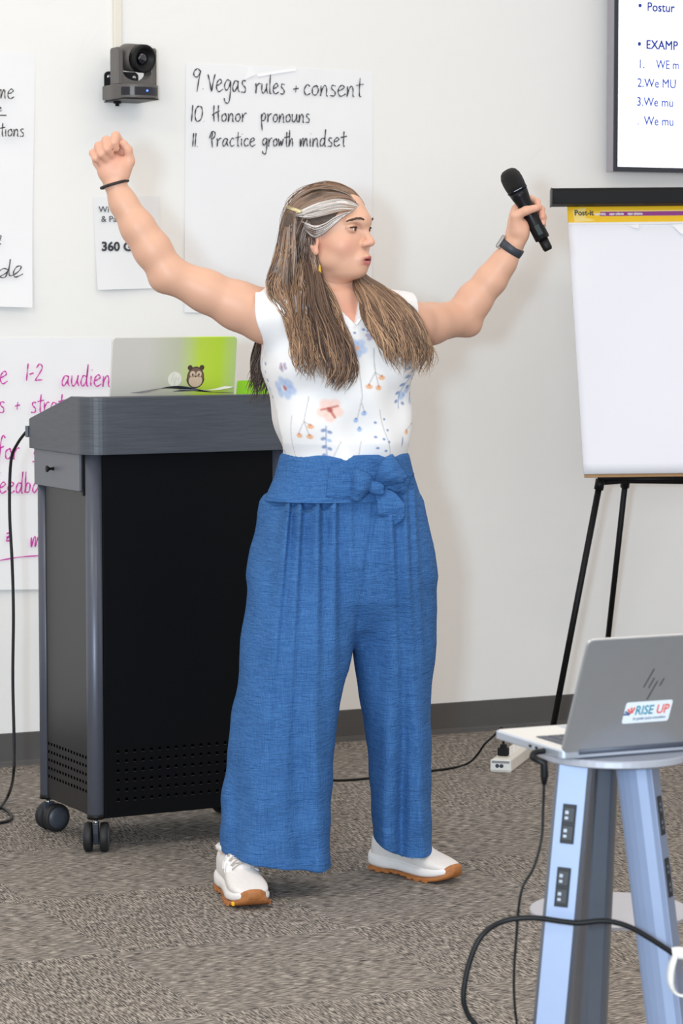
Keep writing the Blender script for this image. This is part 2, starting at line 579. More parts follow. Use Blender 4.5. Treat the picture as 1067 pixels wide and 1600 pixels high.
s1 = sheet('flip_chart_sheet', 'white flip chart sheet with numbered rules in black marker, nine to eleven',
           [(290, 99), (582, 112), (580, 497), (287, 488)], lambda a, b: wob(a, b) + 0.004 * b * b, group='flip chart sheets on the wall')
for s, x, y, xh, w_ in (('9.', 300, 139, 16, 1.0), ('Vegas', 324, 143, 19, .69), ('rules', 398, 146, 16, .74), ('+', 457, 149, 12, 1.), ('consent', 473, 149, 17, .90)):
    ink('handwriting', ink_strokes(s, x, y, xh, .03, w_, .05), 1.9, M_INK, s1, 0.0065)
for s, x, y, xh, w_ in (('10.', 298, 190, 13, 1.0), ('Honor', 331, 190, 13.5, .86), ('pronouns', 407, 191, 13.5, .80)):
    ink('handwriting', ink_strokes(s, x, y, xh, .01, w_, .05), 1.9, M_INK, s1, 0.0065)
for s, x, y, xh, w_ in (('11.', 300, 229, 10.5, 1.0), ('Practice', 327, 229, 13, .86), ('growth', 409, 229, 13, .72), ('mindset', 468, 229, 13.5, .89)):
    ink('handwriting', ink_strokes(s, x, y, xh, .0, w_, .05), 1.9, M_INK, s1, 0.0065)
# torn, folded corner of the adhesive strip at its top
fb = bmesh.new()
pts = [wall_pt(x, y, o) for x, y, o in ((389, 104, .006), (401, 116, .012), (381, 125, .006))]
vs = [fb.verts.new(p) for p in pts]
fb.faces.new(vs)
bm_obj('folded_flap', fb, M_PAPER, s1, world=True)
fb = bmesh.new()
vs = [fb.verts.new(wall_pt(x, y, o)) for x, y, o in ((401, 116, .006), (462, 107, .007), (462, 110.5, .0095), (430, 115, .010), (403, 120, .0085))]
fb.faces.new(vs)
bm_obj('folded_flap', fb, M_PAPER, s1, world=True)

s2 = sheet('flip_chart_sheet', 'white flip chart sheet cut by the left picture edge, words ending ctions and de',
           [(-265, 62), (55, 84.5), (47, 480.5), (-268, 473)], lambda a, b: wob(a, b) + 0.022 * b ** 3, group='flip chart sheets on the wall')
for f2 in (ink_strokes('me', -5, 154, 15, .03, .85, .1), ink_strokes('e', -6, 174, 6, 0, 1.6, .1), [[(-20, 180), (10, 180.3)]], ink_strokes('ctions', -9, 213, 12, .01, .85, .05), ink_strokes('z', -8, 383, 14, .0, .9, .1), [[(-6, 428), (4, 420), (12, 422), (8, 433), (0, 432), (12, 424), (16, 405), (14, 428), (20, 430), (30, 423), (33, 416), (26, 417), (21, 426), (24, 433), (36, 428)]]):
    ink('handwriting', f2, 1.9, M_INK, s2, 0.029)

s3 = sheet('flip_chart_sheet', 'white flip chart sheet with pink marker writing behind the lectern',
           [(-130, 528), (205, 527.5), (203, 918), (-132, 923)], lambda a, b: wob(a, b) + 0.012 * b ** 3, group='flip chart sheets on the wall')
for row in ((('re', -14, 600, 19, .8), ('1-2', 40, 595, 13.5, .95), ('audien', 95, 604, 17.5, .84)),
            (('s', -4, 645, 17, .9), ('+', 22, 645, 13, .85), ('strat', 47, 645, 16.5, .78)),
            (('for', -6, 718, 18, .8), ('s', 49, 722, 17, .9)),
            (('feedba', -14, 771, 17, .8),),
            (('z', 8, 846, 13, .9), ('m', 47, 855, 17, .95))):
    for s, x, y, xh, w_ in row:
        ink('handwriting', ink_strokes(s, x, y, xh, .0, w_, .08), 2.2, M_PINK, s3, 0.0152)
ink('handwriting', [[(-30, 880), (0, 875.5), (30, 870.5), (62, 868)]], 2.0, M_PINK, s3, 0.0152)

M_LETTER = mat('office_paper', rgb(240, 240, 242), 0.7, var=0.01, nscale=6, spec=0.2)
M_PRINT = mat('black_print', rgb(52, 54, 60), 0.6, var=0.05)
s4 = sheet('printed_notice', 'letter size printed notice about wi fi behind the raised fist arm',
           [(145, 307), (249, 306), (252, 450), (151, 453)], lambda a, b: 0.0015 + 0.010 * b ** 3 + 0.003 * math.sin(a * 6) * b, m=M_LETTER, cat='notice')
def wall_text(s, x, y, size_px, parent, m, off, squeeze=1.0, bold=0.0):
    o = wall_pt(x, y, off)
    M = frame_M(o, WU, UP, WN)
    Mi = PARENT_MAT(parent).inverted() @ M
    return text_obj('printed_text', s, Mi, size_px / 515.0, m, parent, squeeze=squeeze, bold=bold)
wall_text('Wi Fi', 154, 331.5, 13.5, s4, M_PRINT, 0.007, 1.05)
wall_text('k', 216, 331.5, 13.5, s4, M_PRINT, 0.007, 1.05)
wall_text('& Pa', 158, 346.5, 13.5, s4, M_PRINT, 0.007, 1.05)
wall_text('360 G', 158.5, 391.5, 19.5, s4, M_PRINT, 0.008, 1.05, 0.0012)
# ================================================================== WALL CAMERA AND RACEWAY
M_BLACKPL = mat('black_plastic', rgb(22, 22, 25), 0.45, var=0.08, spec=0.35)
M_DARK = mat('soft_black', rgb(12, 12, 14), 0.5, var=0.08, spec=0.3)
M_RACE = mat('ivory_plastic', rgb(236, 230, 218), 0.5, var=0.015)
M_WHITEPL = mat('white_plastic', rgb(236, 236, 234), 0.4, var=0.02)
M_STEEL = mat('bright_steel', rgb(200, 200, 205), 0.25, 1.0, var=0.05)
M_CAMGREY = mat('warm_grey_housing', rgb(92, 88, 86), 0.42, 0.0, var=0.05)

rp = wall_pt(182, 94)
rw = thing('cable_raceway', 'ivory cable raceway running up the wall above the black camera', 'raceway', rp, WYAW)
box('channel', (-0.013, -0.018, 0.0), (0.013, 0.0, 1.35), M_RACE, rw, 0.003)
box('end_cap', (-0.0145, -0.0195, -0.006), (0.0145, 0.0, 0.03), M_WHITEPL, rw, 0.002)

U0 = 0.405
pc = thing('conference_camera', 'dark grey conference camera on a black wall bracket above the raised fist', 'camera', wall_at(U0, 0, 2.012), WYAW)
bk = bmesh.new()
prism(bk, rrect(-0.055, 0.0, 0.055, 0.094, 0.014), 0.0, 0.003, Matrix.Rotation(math.pi / 2, 4, 'X'))
add_box(bk, (-0.055, -0.175, 0.0), (0.055, 0.0, 0.003))
bracket = bm_obj('bracket', bk, M_BLACKPL, pc)
for x in (-0.041, 0.041):
    for z in (0.024, 0.078):
        lathe_obj('screw', [(0.006, 0), (0.006, 0.002), (0.003, 0.004)], Matrix.Translation((x, -0.003, z)) @ Matrix.Rotation(math.pi / 2, 4, 'X'), M_STEEL, bracket, 10)
lathe_obj('thumb_screw', [(0.012, 0), (0.012, -0.006), (0.006, -0.007), (0.006, -0.014)], Matrix.Translation((-0.035, -0.06, 0.0)), M_DARK, bracket, 14)
# base, a round-fronted drum with a flat rear box
bs = bmesh.new()
poly = [(0.074 * math.cos(a), -0.108 - 0.074 * math.sin(a)) for a in [math.pi * k / 24 for k in range(25)]] + [(-0.074, -0.035), (0.074, -0.035)]
prism(bs, poly, 0.004, 0.046, None, 0.003)
base = bm_obj('base', bs, M_CAMGREY, pc)
# smoked window wrapped on the front of the base
V, Fc = [], []
for z in (0.013, 0.037):
    for k in range(17):
        a = math.radians(40 + 100 * k / 16)
        V.append((0.0752 * math.cos(a), -0.108 - 0.0752 * math.sin(a), z))
Fc = [(k, k + 1, 18 + k, 17 + k) for k in range(16)]
data_obj('sensor_window', V, Fc, mat('smoked_glass', rgb(28, 30, 40), 0.12, var=0.02), base, True)
a = math.radians(78)
lathe_obj('status_light', [(0.003, 0), (0.003, 0.002)], along((0.0752 * math.cos(a), -0.108 - 0.0752 * math.sin(a), 0.026), (0.09 * math.cos(a), -0.108 - 0.09 * math.sin(a), 0.026)), emit('blue_led', rgb(70, 110, 255), 4), base, 12)
# yoke: U-shaped fork
yk = bmesh.new()
for sx in (-1, 1):
    prof = [(-0.140, 0.046), (-0.075, 0.046), (-0.075, 0.150), (-0.082, 0.157), (-0.132, 0.157), (-0.140, 0.150)]
    M = Matrix(((0, 0, sx, 0.0), (1, 0, 0, 0), (0, 1, 0, 0), (0, 0, 0, 1)))
    prism(yk, prof, 0.044, 0.063, M, 0.003)
yoke_poly = [(-0.046, 0.046), (0.046, 0.046), (0.046, 0.085)] + [(0.046 * math.cos(t), 0.085 - 0.028 * math.sin(t)) for t in [math.pi * k / 12 for k in range(1, 12)]] + [(-0.046, 0.085)]
prism(yk, yoke_poly, -0.140, -0.075, Matrix(((1, 0, 0, 0), (0, 0, 1, 0), (0, 1, 0, 0), (0, 0, 0, 1))))
yoke = bm_obj('yoke', yk, M_CAMGREY, pc)
# head: barrel tipped to the right, lens in front
hc = Vector((0.0, -0.108, 0.128))
hd = Vector((0.32, -1.0, -0.12)).normalized()
Mh = along(hc - hd * 0.058, hc + hd)
head = lathe_obj('camera_head', [(0.016, 0), (0.034, 0.008), (0.041, 0.025), (0.042, 0.05), (0.0415, 0.095)], Mh, M_CAMGREY, pc, 28)
lathe_obj('lens_hood', [(0.0425, 0.090), (0.0425, 0.112), (0.040, 0.115), (0.033, 0.114), (0.027, 0.100), (0.022, 0.099)], Mh, M_DARK, head, 28)
lathe_obj('lens', [(0.021, 0.0995), (0.016, 0.106), (0.008, 0.1085), (0.001, 0.109)], Mh, mat('lens_glass', rgb(14, 16, 30), 0.05, var=0.02, coat=1.0), head, 24)
# white cable dropping from the raceway
cb = [wall_pt(x, y, o) for x, y, o in ((179, 92, .012), (178.5, 105, .02), (179.5, 118, .03), (181, 130, .05))]
tube('camera_lead', catmull(cb, 6), 0.0035, M_WHITEPL, pc, 8)

# ================================================================== SCREEN
TVO = 0.085
tvM = frame_M(wall_pt(957.5, 268, TVO), WU, UP, WN)
tv = thing('wall_screen', 'large wall mounted display with dark bezel showing blue text slides', 'television', tvM.translation, WYAW)
def tvl(x0, y0, z0, x1, y1, z1):
    return (x0, y0, z0), (x1, y1, z1)
TW, THh = 1.66, 0.95
M_BEZEL = mat('dark_bezel', rgb(46, 50, 62), 0.35, var=0.04)
M_TVSIDE = mat('grey_side', rgb(168, 164, 172), 0.4, 0.3, var=0.03)
box('housing', (0.0, 0.0, 0.0), (TW, 0.045, THh), M_TVSIDE, tv, 0.002)
fr = bmesh.new()
for lo, hi in (((0.0, -0.006, 0), (TW, 0, 0.016)), ((0, -0.006, THh - 0.016), (TW, 0, THh)), ((0, -0.006, 0.016), (0.014, 0, THh - 0.016)), ((TW - 0.014, -0.006, 0.016), (TW, 0, THh - 0.016))):
    add_box(fr, lo, hi)
bm_obj('bezel', fr, M_BEZEL, tv)
box('wall_mount', (0.5, 0.045, 0.25), (1.1, TVO, 0.7), M_DARK, tv)
panel = box('screen_panel', (0.014, -0.002, 0.016), (TW - 0.014, 0.0, THh - 0.016), emit('lit_screen', (0.95, 0.975, 1.0, 1), 1.0), tv)
def tv_text(s, x, y, hpx, col, squeeze=1.0, bold=0.0):
    fat = 0.0016 if col is M_SL1 else 0.0009
    p = on_plane(x, y, tvM.translation, WN)
    l = tvM.inverted() @ p
    M = Matrix.Translation((l.x, -0.0028, l.y)) @ Matrix.Rotation(math.pi / 2, 4, 'X')
    text_obj('slide_text', s, M, hpx / 478.0 / 0.73, col, panel, t=0.0002, squeeze=squeeze, fat=fat)
M_SL1 = emit('slide_blue', rgb(8, 44, 140), 0.35)
M_SL2 = emit('slide_light_blue', rgb(50, 78, 176), 0.35)
tv_text('•', 995.5, 16.5, 16, M_SL1)
tv_text('Postur', 1009.5, 17.6, 14.5, M_SL1, 0.95)
tv_text('•', 994.5, 76.5, 16, M_SL1)
tv_text('EXAMP', 1008, 76.6, 14.5, M_SL1, 0.93)
tv_text('1.', 995.5, 106.5, 14.5, M_SL2, 0.9, 0.0)
tv_text('WE m', 1024, 107.5, 14.5, M_SL2, 0.83, 0.0)
tv_text('2.We MU', 994.5, 136, 14.5, M_SL2, 0.9, 0.0)
tv_text('3.We mu', 993.5, 165.5, 14.5, M_SL2, 0.9, 0.0)
tv_text('.', 995, 195, 12, M_SL2, 0.8)
tv_text('We mu', 1005, 195.6, 14.5, M_SL2, 0.9, 0.0)

# ================================================================== LECTERN
LY = math.radians(28)
E1 = Vector((math.cos(LY), math.sin(LY), 0))
E2 = Vector((-math.sin(LY), math.cos(LY), 0))
C0 = on_floor(151, 1331) + Vector((0.0097, 0, 0))
lec = thing('lectern', 'charcoal rolling lectern with black panels beside the person', 'lectern', C0, LY)
M_POST = mat('slate_metal', rgb(86, 90, 102), 0.38, 0.35, var=0.03)
M_GRAIN = mat('charcoal_wood_grain', rgb(74, 78, 86), 0.45, var=0.10, nscale=9, bump=0.25, bscale=14, stretch=(1.2, 1.2, 14))
M_PANEL = mat('black_panel', rgb(9, 10, 13), 0.55, var=0.05, spec=0.12)
M_SIDE = mat('dark_grey_panel', rgb(36, 36, 39), 0.33, 0.2, var=0.04)
M_DRAWER = mat('grey_drawer_front', rgb(108, 110, 118), 0.45, 0.1, var=0.02)
M_TYRE = mat('caster_rubber', rgb(26, 26, 28), 0.6, var=0.08)
M_HUB = mat('caster_hub', rgb(62, 66, 76), 0.45, var=0.04)
LX1, LYB = 0.510, 0.325
PX0 = -0.012
for (x, y) in ((PX0, 0), (LX1, 0), (PX0, LYB), (LX1, LYB)):
    pst = lathe_obj('post', [(0.0195, 0.092), (0.0215, 0.094), (0.0215, 1.03)], Matrix.Translation((x, y, 0)), M_POST, lec, 20)
    lathe_obj('collar', [(0.0225, 0.088), (0.0225, 0.100)], Matrix.Translation((x, y, 0)), M_DARK, pst, 20)
    # caster: stem, fork and two wheels
    q = math.radians({(PX0, 0): 62, (LX1, 0): 20, (PX0, LYB): 8, (LX1, LYB): 30}[(x, y)])
    cs = thing('caster', '', '', (x, y, 0), q)
    del cs['label'], cs['category']
    cs.parent = lec
    lathe_obj('stem', [(0.006, 0.06), (0.006, 0.09)], Matrix.Identity(4), M_STEEL, cs, 10)
    fk = bmesh.new()
    prism(fk, [(-0.018, 0.078), (0.014, 0.080), (0.026, 0.045), (0.020, 0.020), (0.006, 0.018), (-0.012, 0.050)], -0.007, 0.007, Matrix.Rotation(math.pi / 2, 4, 'X'), 0.002)
    bm_obj('fork', fk, M_HUB, cs)
    for sy in (-1, 1):
        Mw = Matrix.Translation((0.012, sy * 0.010, 0.038)) @ Matrix.Rotation(-sy * math.pi / 2, 4, 'X')
        wh = lathe_obj('wheel', [(0.020, 0.0), (0.036, 0.001), (0.038, 0.005), (0.038, 0.017), (0.035, 0.021), (0.029, 0.0215)], Mw, M_TYRE, cs, 28)
        lathe_obj('hub_cap', [(0.029, 0.020), (0.028, 0.023), (0.012, 0.0245)], Mw, M_HUB, wh, 28)
front = box('front_panel', (PX0 + 0.020, -0.012, 0.088), (LX1 - 0.018, 0.004, 1.03), M_PANEL, lec, 0.001)
side = box('side_panel', (PX0 - 0.010, 0.020, 0.094), (PX0 + 0.006, LYB - 0.018, 0.928), M_SIDE, lec, 0.001)
box('side_panel', (LX1 - 0.006, 0.018, 0.094), (LX1 + 0.006, LYB - 0.018, 1.03), M_SIDE, lec, 0.001)
box('back_panel', (PX0 + 0.020, LYB - 0.004, 0.094), (LX1 - 0.018, LYB + 0.008, 1.03), M_PANEL, lec, 0.001)
box('bottom_shelf', (PX0 + 0.006, 0.006, 0.10), (LX1 - 0.006, LYB - 0.006, 0.115), M_PANEL, lec)
M_HOLE = mat('hole_black', rgb(2, 2, 2), 1.0, var=0.0, spec=0.0)
M_RIM = mat('hole_rim', rgb(52, 52, 56), 0.5, var=0.0)
for rows, par, pos in (((0.13, 0.155, 0.18, 0.205, 0.23, 0.255), front, 'f'), ((0.150, 0.172, 0.194, 0.216, 0.238), side, 's')):
    hb, rb = bmesh.new(), bmesh.new()
    for z in rows:
        if pos == 'f':
            for k in range(19):
                x = PX0 + 0.054 + k * 0.0235
                add_box(hb, (x, -0.0123, z), (x + 0.0075, -0.0110, z + 0.0075))
                add_box(rb, (x, -0.0122, z - 0.0012), (x + 0.0075, -0.0110, z))
        else:
            for k in range(14):
                y = 0.035 + k * 0.0195
                add_box(hb, (PX0 - 0.0103, y, z), (PX0 - 0.009, y + 0.009, z + 0.0075))
    o = bm_obj('perforation', hb, M_HOLE, par)
    o['kind'] = 'stuff'
    if pos == 'f':
        o = bm_obj('perforation_rim', rb, M_RIM, par)
        o['kind'] = 'stuff'
    else:
        rb.free()
# drawer on the left flank
dr = box('drawer', (PX0 - 0.030, 0.026, 0.931), (PX0 + 0.05, LYB + 0.006, 1.026), M_DRAWER, lec, 0.0015)
Mk = Matrix.Translation((PX0 - 0.030, 0.195, 0.980)) @ Matrix.Rotation(-math.pi / 2, 4, 'Y')
lathe_obj('knob', [(0.005, 0), (0.0035, 0.006), (0.0038, 0.011), (0.0085, 0.017), (0.0085, 0.020), (0.006, 0.021)], Mk, M_DARK, dr, 16)
box('drawer_gap', (PX0 - 0.022, 0.016, 0.920), (PX0 + 0.02, 0.026, 1.026), M_DARK, lec)
# the top: rounded skirt with a sloping desk
def corner(cx, cy, r, a0, a1, n=8):
    return [(cx + r * math.cos(math.radians(a0 + (a1 - a0) * k / n)), cy + r * math.sin(math.radians(a0 + (a1 - a0) * k / n))) for k in range(n + 1)]
SX0, SX1, SY0, SY1 = PX0 - 0.038, LX1 + 0.038, -0.046, 0.352
loop = corner(SX0 + 0.055, SY0 + 0.055, 0.055, 180, 270) + corner(SX1 - 0.055, SY0 + 0.055, 0.055, 270, 360) + corner(SX1 - 0.01, SY1 - 0.01, 0.01, 0, 90, 3) + corner(SX0 + 0.01, SY1 - 0.01, 0.01, 90, 180, 3)
def ztop(y):
    return 1.1735 if y < 0.055 else 1.1735 - (y - 0.055) * 0.235
# add points on the flanks where the slope starts
def well(y):
    return 0.0 if y < 0.0551 else 0.062
def dens(lp):
    out = []
    for i in range(len(lp)):
        a, b = lp[i], lp[(i + 1) % len(lp)]
        out.append(a)
        if (a[1] - 0.055) * (b[1] - 0.055) < 0:
            t = (0.055 - a[1]) / (b[1] - a[1])
            out.append((a[0] + (b[0] - a[0]) * t, 0.055))
    return out
loop = dens(loop)
n = len(loop)
cxm, cym = (SX0 + SX1) / 2, (SY0 + SY1) / 2
def inset(p, d):
    return (p[0] + (d if p[0] < cxm else -d), p[1] + (d if p[1] < cym else -d))
V = [(x, y, 1.027) for x, y in loop] + [(x, y, ztop(y) - 0.002) for x, y in loop]
inn = [inset(p, 0.002) for p in loop]
V += [(x, y, ztop(y)) for x, y in inn]
inn2 = [inset(p, 0.018) for p in loop]
V += [(x, y, ztop(y)) for x, y in inn2]
V += [(x, y, ztop(y) - well(y)) for x, y in inn2]
Fc = []
for k in range(4):
    for i in range(n):
        j = (i + 1) % n
        Fc.append((k * n + i, k * n + j, (k + 1) * n + j, (k + 1) * n + i))
Fc.append(tuple(range(n - 1, -1, -1)))
top = data_obj('top_skirt', V, Fc, M_GRAIN, lec)
half = [i for i in range(n)]
# desk surface, front strip and slope
fr_ = [i for i in range(n) if loop[i][1] <= 0.0551]
bk_ = [i for i in range(n) if loop[i][1] >= 0.0549]
vf = [(inn2[i][0], inn2[i][1], ztop(inn2[i][1])) for i in range(n)]
dv, dfc = [], []
for grp_i, grp in enumerate((fr_, bk_)):
    s0 = len(dv)
    # order by angle around the group's centre
    gx = sum(vf[i][0] for i in grp) / len(grp)
    gy = sum(vf[i][1] for i in grp) / len(grp)
    grp = sorted(grp, key=lambda i: math.atan2(vf[i][1] - gy, vf[i][0] - gx))
    dv += [(vf[i][0], vf[i][1], vf[i][2] - (0.060 if grp_i else 0.001)) for i in grp]
    dfc.append(tuple(range(s0, s0 + len(grp))))
data_obj('desk_surface', dv, dfc, mat('dark_desk', rgb(60, 62, 68), 0.5, var=0.04), lec)
box('cable_bracket', (SX0 - 0.004, SY1 - 0.002, 1.055), (SX0 + 0.02, SY1 + 0.012, 1.085), M_POST, lec, 0.002)

# mains lead hanging from the lectern to the floor
ld = [C0 + E1 * (SX0 + 0.012) + E2 * (SY1 + 0.006) + UP * 1.085]
Yl = ld[0].y
for x, y, dY in ((28, 692, .02), (17, 722, .04), (15, 800, .05), (19, 880, .05), (21, 960, .05), (20, 1060, .05), (22, 1160, .04), (21, 1210, .02)):
    ld.append(at(x, y, Yl + dY))
for x, y, z in ((14, 1240, .03), (0, 1262, .006), (-14, 1268, .005), (-6, 1259, .005), (10, 1266, .005), (18, 1277, .005), (8, 1284, .005), (-30, 1290, .005)):
    ld.append(on_floor(x, y, z))
lead = tube('power_lead', catmull([tuple(p) for p in ld], 7), 0.0042, M_BLACKPL, None, 8)
tag(lead, 'black power lead hanging from the lectern flank to the carpet', 'cable')

# ------------------------------------------------------------------ laptops
M_SILVER = mat('silver_aluminium', rgb(186, 187, 190), 0.36, 0.75, var=0.015)
M_SILVER2 = mat('silver_edge', rgb(205, 212, 224), 0.3, 0.7, var=0.015)
M_KEYS = mat('dark_keys', rgb(70, 74, 86), 0.5, var=0.05)
def laptop(name, label, hinge, yaw, W, D, Lid, open_deg, lidmat, pitch=0.0, keys=True):
    """hinge: world point at the left end (seen from behind) of the hinge line; base runs away from us"""
    root = thing(name, label, 'laptop', hinge, yaw)
    root.rotation_euler = (pitch, 0, yaw)
    bs = bmesh.new()
    prism(bs, rrect(0, 0.0, W, D, 0.010), 0.002, 0.0155, None, 0.002)
    b = bm_obj('base', bs, M_SILVER2, root)
    dk = bmesh.new()
    prism(dk, rrect(0.003, 0.003, W - 0.003, D - 0.003, 0.008), 0.0152, 0.0162)
    bm_obj('palm_rest', dk, mat('pale_deck', rgb(226, 224, 220), 0.4, 0.2, var=0.01), b)
    if keys:
        for r in range(5):
            for c in range(13):
                x = 0.024 + c * (W - 0.048) / 13
                y = 0.030 + r * 0.0195
                box('key', (x, y, 0.0158), (x + (W - 0.048) / 13 - 0.003, y + 0.0165, 0.0178), M_KEYS, b)
        box('trackpad', (W / 2 - 0.05, D - 0.075, 0.0160), (W / 2 + 0.05, D - 0.012, 0.0166), M_SILVER2, b)
    for k in range(4):
        x = 0.03 + (k // 2) * (W - 0.06)
        y = 0.02 + (k % 2) * (D - 0.04)
        box('rubber_foot', (x - 0.012, y - 0.004, 0.0), (x + 0.012, y + 0.004, 0.0025), M_DARK, b)
    Ml = Matrix.Translation((0, 0.001, 0.012)) @ Matrix.Rotation(math.radians(180 - open_deg) , 4, 'X')
    # local lid plane: x width, y along the lid from hinge, z thickness; closed it lies along +y
    Ml = Matrix.Translation((0, 0.002, 0.0125)) @ Matrix.Rotation(math.radians(open_deg), 4, 'X')
    lb = bmesh.new()
    prism(lb, rrect(0, 0, W, Lid, 0.010), -0.003, 0.003, Ml, 0.0018)
    lid = bm_obj('lid', lb, lidmat, root)
    sb = bmesh.new()
    prism(sb, rrect(0.006, 0.008, W - 0.006, Lid - 0.006, 0.004), -0.0034, -0.003, Ml)
    bm_obj('screen', sb, M_DARK, lid)
    hg = lathe_obj('hinge', [(0.006, 0.03), (0.006, W - 0.03)], Matrix.Translation((0, 0.002, 0.0125)) @ Matrix.Rotation(math.pi / 2, 4, 'Y'), M_KEYS, lid, 10)
    return root, lid, Ml
def lid_frame(Ml, x, y, W):
    """frame on the lid's outer face as seen from behind: x right, y up, z out towards us"""
    X = Ml.to_3x3() @ Vector((1, 0, 0))
    Y = Ml.to_3x3() @ Vector((0, 1, 0))
    Z = X.cross(Y)
    o = Ml @ Vector((x, y, 0.0031))
    return frame_M(o, X, Y, Z)
def painted_reflection_lid():  # green reflection on the silver lid, painted into its base colour
    m = mat('silver_lid_lime_reflection', rgb(214, 211, 203), 0.38, 0.15, var=0.01)
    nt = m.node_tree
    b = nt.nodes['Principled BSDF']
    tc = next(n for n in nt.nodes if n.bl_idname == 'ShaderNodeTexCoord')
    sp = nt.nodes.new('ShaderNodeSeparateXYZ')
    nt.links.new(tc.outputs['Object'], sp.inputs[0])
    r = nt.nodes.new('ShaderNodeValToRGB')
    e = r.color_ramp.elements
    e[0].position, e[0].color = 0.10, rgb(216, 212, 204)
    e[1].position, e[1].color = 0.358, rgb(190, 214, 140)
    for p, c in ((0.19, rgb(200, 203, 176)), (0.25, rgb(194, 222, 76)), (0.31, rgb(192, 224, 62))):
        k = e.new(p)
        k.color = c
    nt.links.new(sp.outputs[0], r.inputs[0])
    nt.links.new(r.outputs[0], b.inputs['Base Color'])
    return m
# hinge of the lectern laptop
lp_y = 0.120
Pl = on_plane(170, 606, C0 + E2 * lp_y, E2)
lx = (Pl - C0).dot(E1)
slope = math.atan(0.235)
hz = ztop(lp_y) - 0.060 + 0.002
hp = C0 + E1 * lx + E2 * lp_y + UP * hz
l1, lid1, Ml1 = laptop('laptop', 'open silver laptop with painted lime green reflection on the lectern', hp, LY, 0.358, 0.215, 0.212, 98 + math.degrees(slope), painted_reflection_lid(), pitch=-slope, keys=False)
# round maker's mark and animal sticker on its lid
F1 = lid_frame(Ml1, 0.182, 0.100, 0.317)
M_GHOST = mat('ghost_logo', rgb(228, 226, 214), 0.4, var=0.01)
mk = flat_poly('maker_mark', [(0.0195 * math.cos(2 * math.pi * k / 32), 0.0195 * math.sin(2 * math.pi * k / 32)) for k in range(32)], F1, M_GHOST, lid1, 0.0003)
M_GHOST2 = mat('ghost_logo_line', rgb(206, 204, 186), 0.4, var=0.01)
for (x, y0, y1) in ((-0.008, -0.004, 0.016), (-0.001, -0.008, 0.006), (0.004, -0.016, 0.006), (0.011, -0.004, 0.006)):
    flat_poly('logo_bar', [(x - 0.001 + y0 * .3, y0), (x + 0.0012 + y0 * .3, y0), (x + 0.0012 + y1 * .3, y1), (x - 0.001 + y1 * .3, y1)], F1 @ Matrix.Translation((0, 0, 0.0003)), M_GHOST2, mk, 0.0002)
F2 = lid_frame(Ml1, 0.2420, 0.104, 0.317)
M_STK1 = mat('sticker_brown', rgb(72, 54, 46), 0.5, var=0.03)
M_STK2 = mat('sticker_tan', rgb(206, 182, 156), 0.5, var=0.02)
M_STK3 = mat('sticker_fur', rgb(112, 86, 74), 0.5, var=0.03)
def ell(cx, cy, rx, ry, n=28):
    return [(cx + rx * math.cos(2 * math.pi * k / n), cy + ry * math.sin(2 * math.pi * k / n)) for k in range(n)]
stk = flat_poly('animal_sticker', [(x * (1.0 if y < 0 else 0.93), y) for x, y in ell(0, 0, 0.0265, 0.029)], F2, M_STK1, lid1, 0.0003)
for pl_, m_, h in ((ell(-0.017, 0.026, 0.007, 0.007), M_STK1, .0003), (ell(0.017, 0.026, 0.007, 0.007), M_STK1, .0003),
                   (ell(0, 0.001, 0.0225, 0.0245), M_STK3, .0006), (ell(0, -0.009, 0.0195, 0.0165), M_STK2, .0009),
                   (ell(-0.009, 0.009, 0.008, 0.0085), M_STK2, .0009), (ell(0.009, 0.009, 0.008, 0.0085), M_STK2, .0009),
                   (ell(-0.009, 0.008, 0.0022, 0.003, 12), M_STK1, .0012), (ell(0.009, 0.008, 0.0022, 0.003, 12), M_STK1, .0012), (ell(0, 0.003, 0.0028, 0.002, 12), M_STK1, .0012)):
    flat_poly('sticker_print', pl_, F2 @ Matrix.Translation((0, 0, h - 0.0003)), m_, stk, 0.0004)
# papers in front of it on the lectern, the upper one curling
def lec_pt(x, y, dz):
    return C0 + E1 * x + E2 * y + UP * (ztop(y) - (0.0 if y < 0.0551 else 0.060) + dz)
def draped(name, x0, x1, y0, y1, fn, m, label, cat, nx=28, ny=8):
    root = thing(name, label, cat, lec_pt((x0 + x1) / 2, (y0 + y1) / 2, 0), LY)
    V, F = [], []
    for s in (0, 1):
        for j in range(ny + 1):
            for i in range(nx + 1):
                a, b = i / nx, j / ny
                V.append(lec_pt(x0 + (x1 - x0) * a, y0 + (y1 - y0) * b, 0.001 + fn(a, b) + 0.0007 * s))
    S = (nx + 1) * (ny + 1)
    for j in range(ny):
        for i in range(nx):
            q = j * (nx + 1) + i
            F.append((q, q + nx + 1, q + nx + 2, q + 1))
            F.append((S + q, S + q + 1, S + q + nx + 2, S + q + nx + 1))
    rim = [i for i in range(nx + 1)] + [j * (nx + 1) + nx for j in range(1, ny + 1)] + [ny * (nx + 1) + i for i in range(nx - 1, -1, -1)] + [j * (nx + 1) for j in range(ny - 1, 0, -1)]
    for k in range(len(rim)):
        a, b = rim[k], rim[(k + 1) % len(rim)]
        F.append((a, b, S + b, S + a))
    data_obj('sheet', V, F, m, root, True, True)
    return root
M_GREYP = mat('grey_folder', rgb(96, 98, 108), 0.6, var=0.03)
draped('document_folder', lx + 0.030, lx + 0.292, -0.020, 0.050, lambda a, b: 0.002 + 0.021 * math.exp(-((a - .38) / .30) ** 2) * (1 - .4 * b), M_GREYP, 'grey curled folder edge at the foot of the lectern laptop', 'folder')
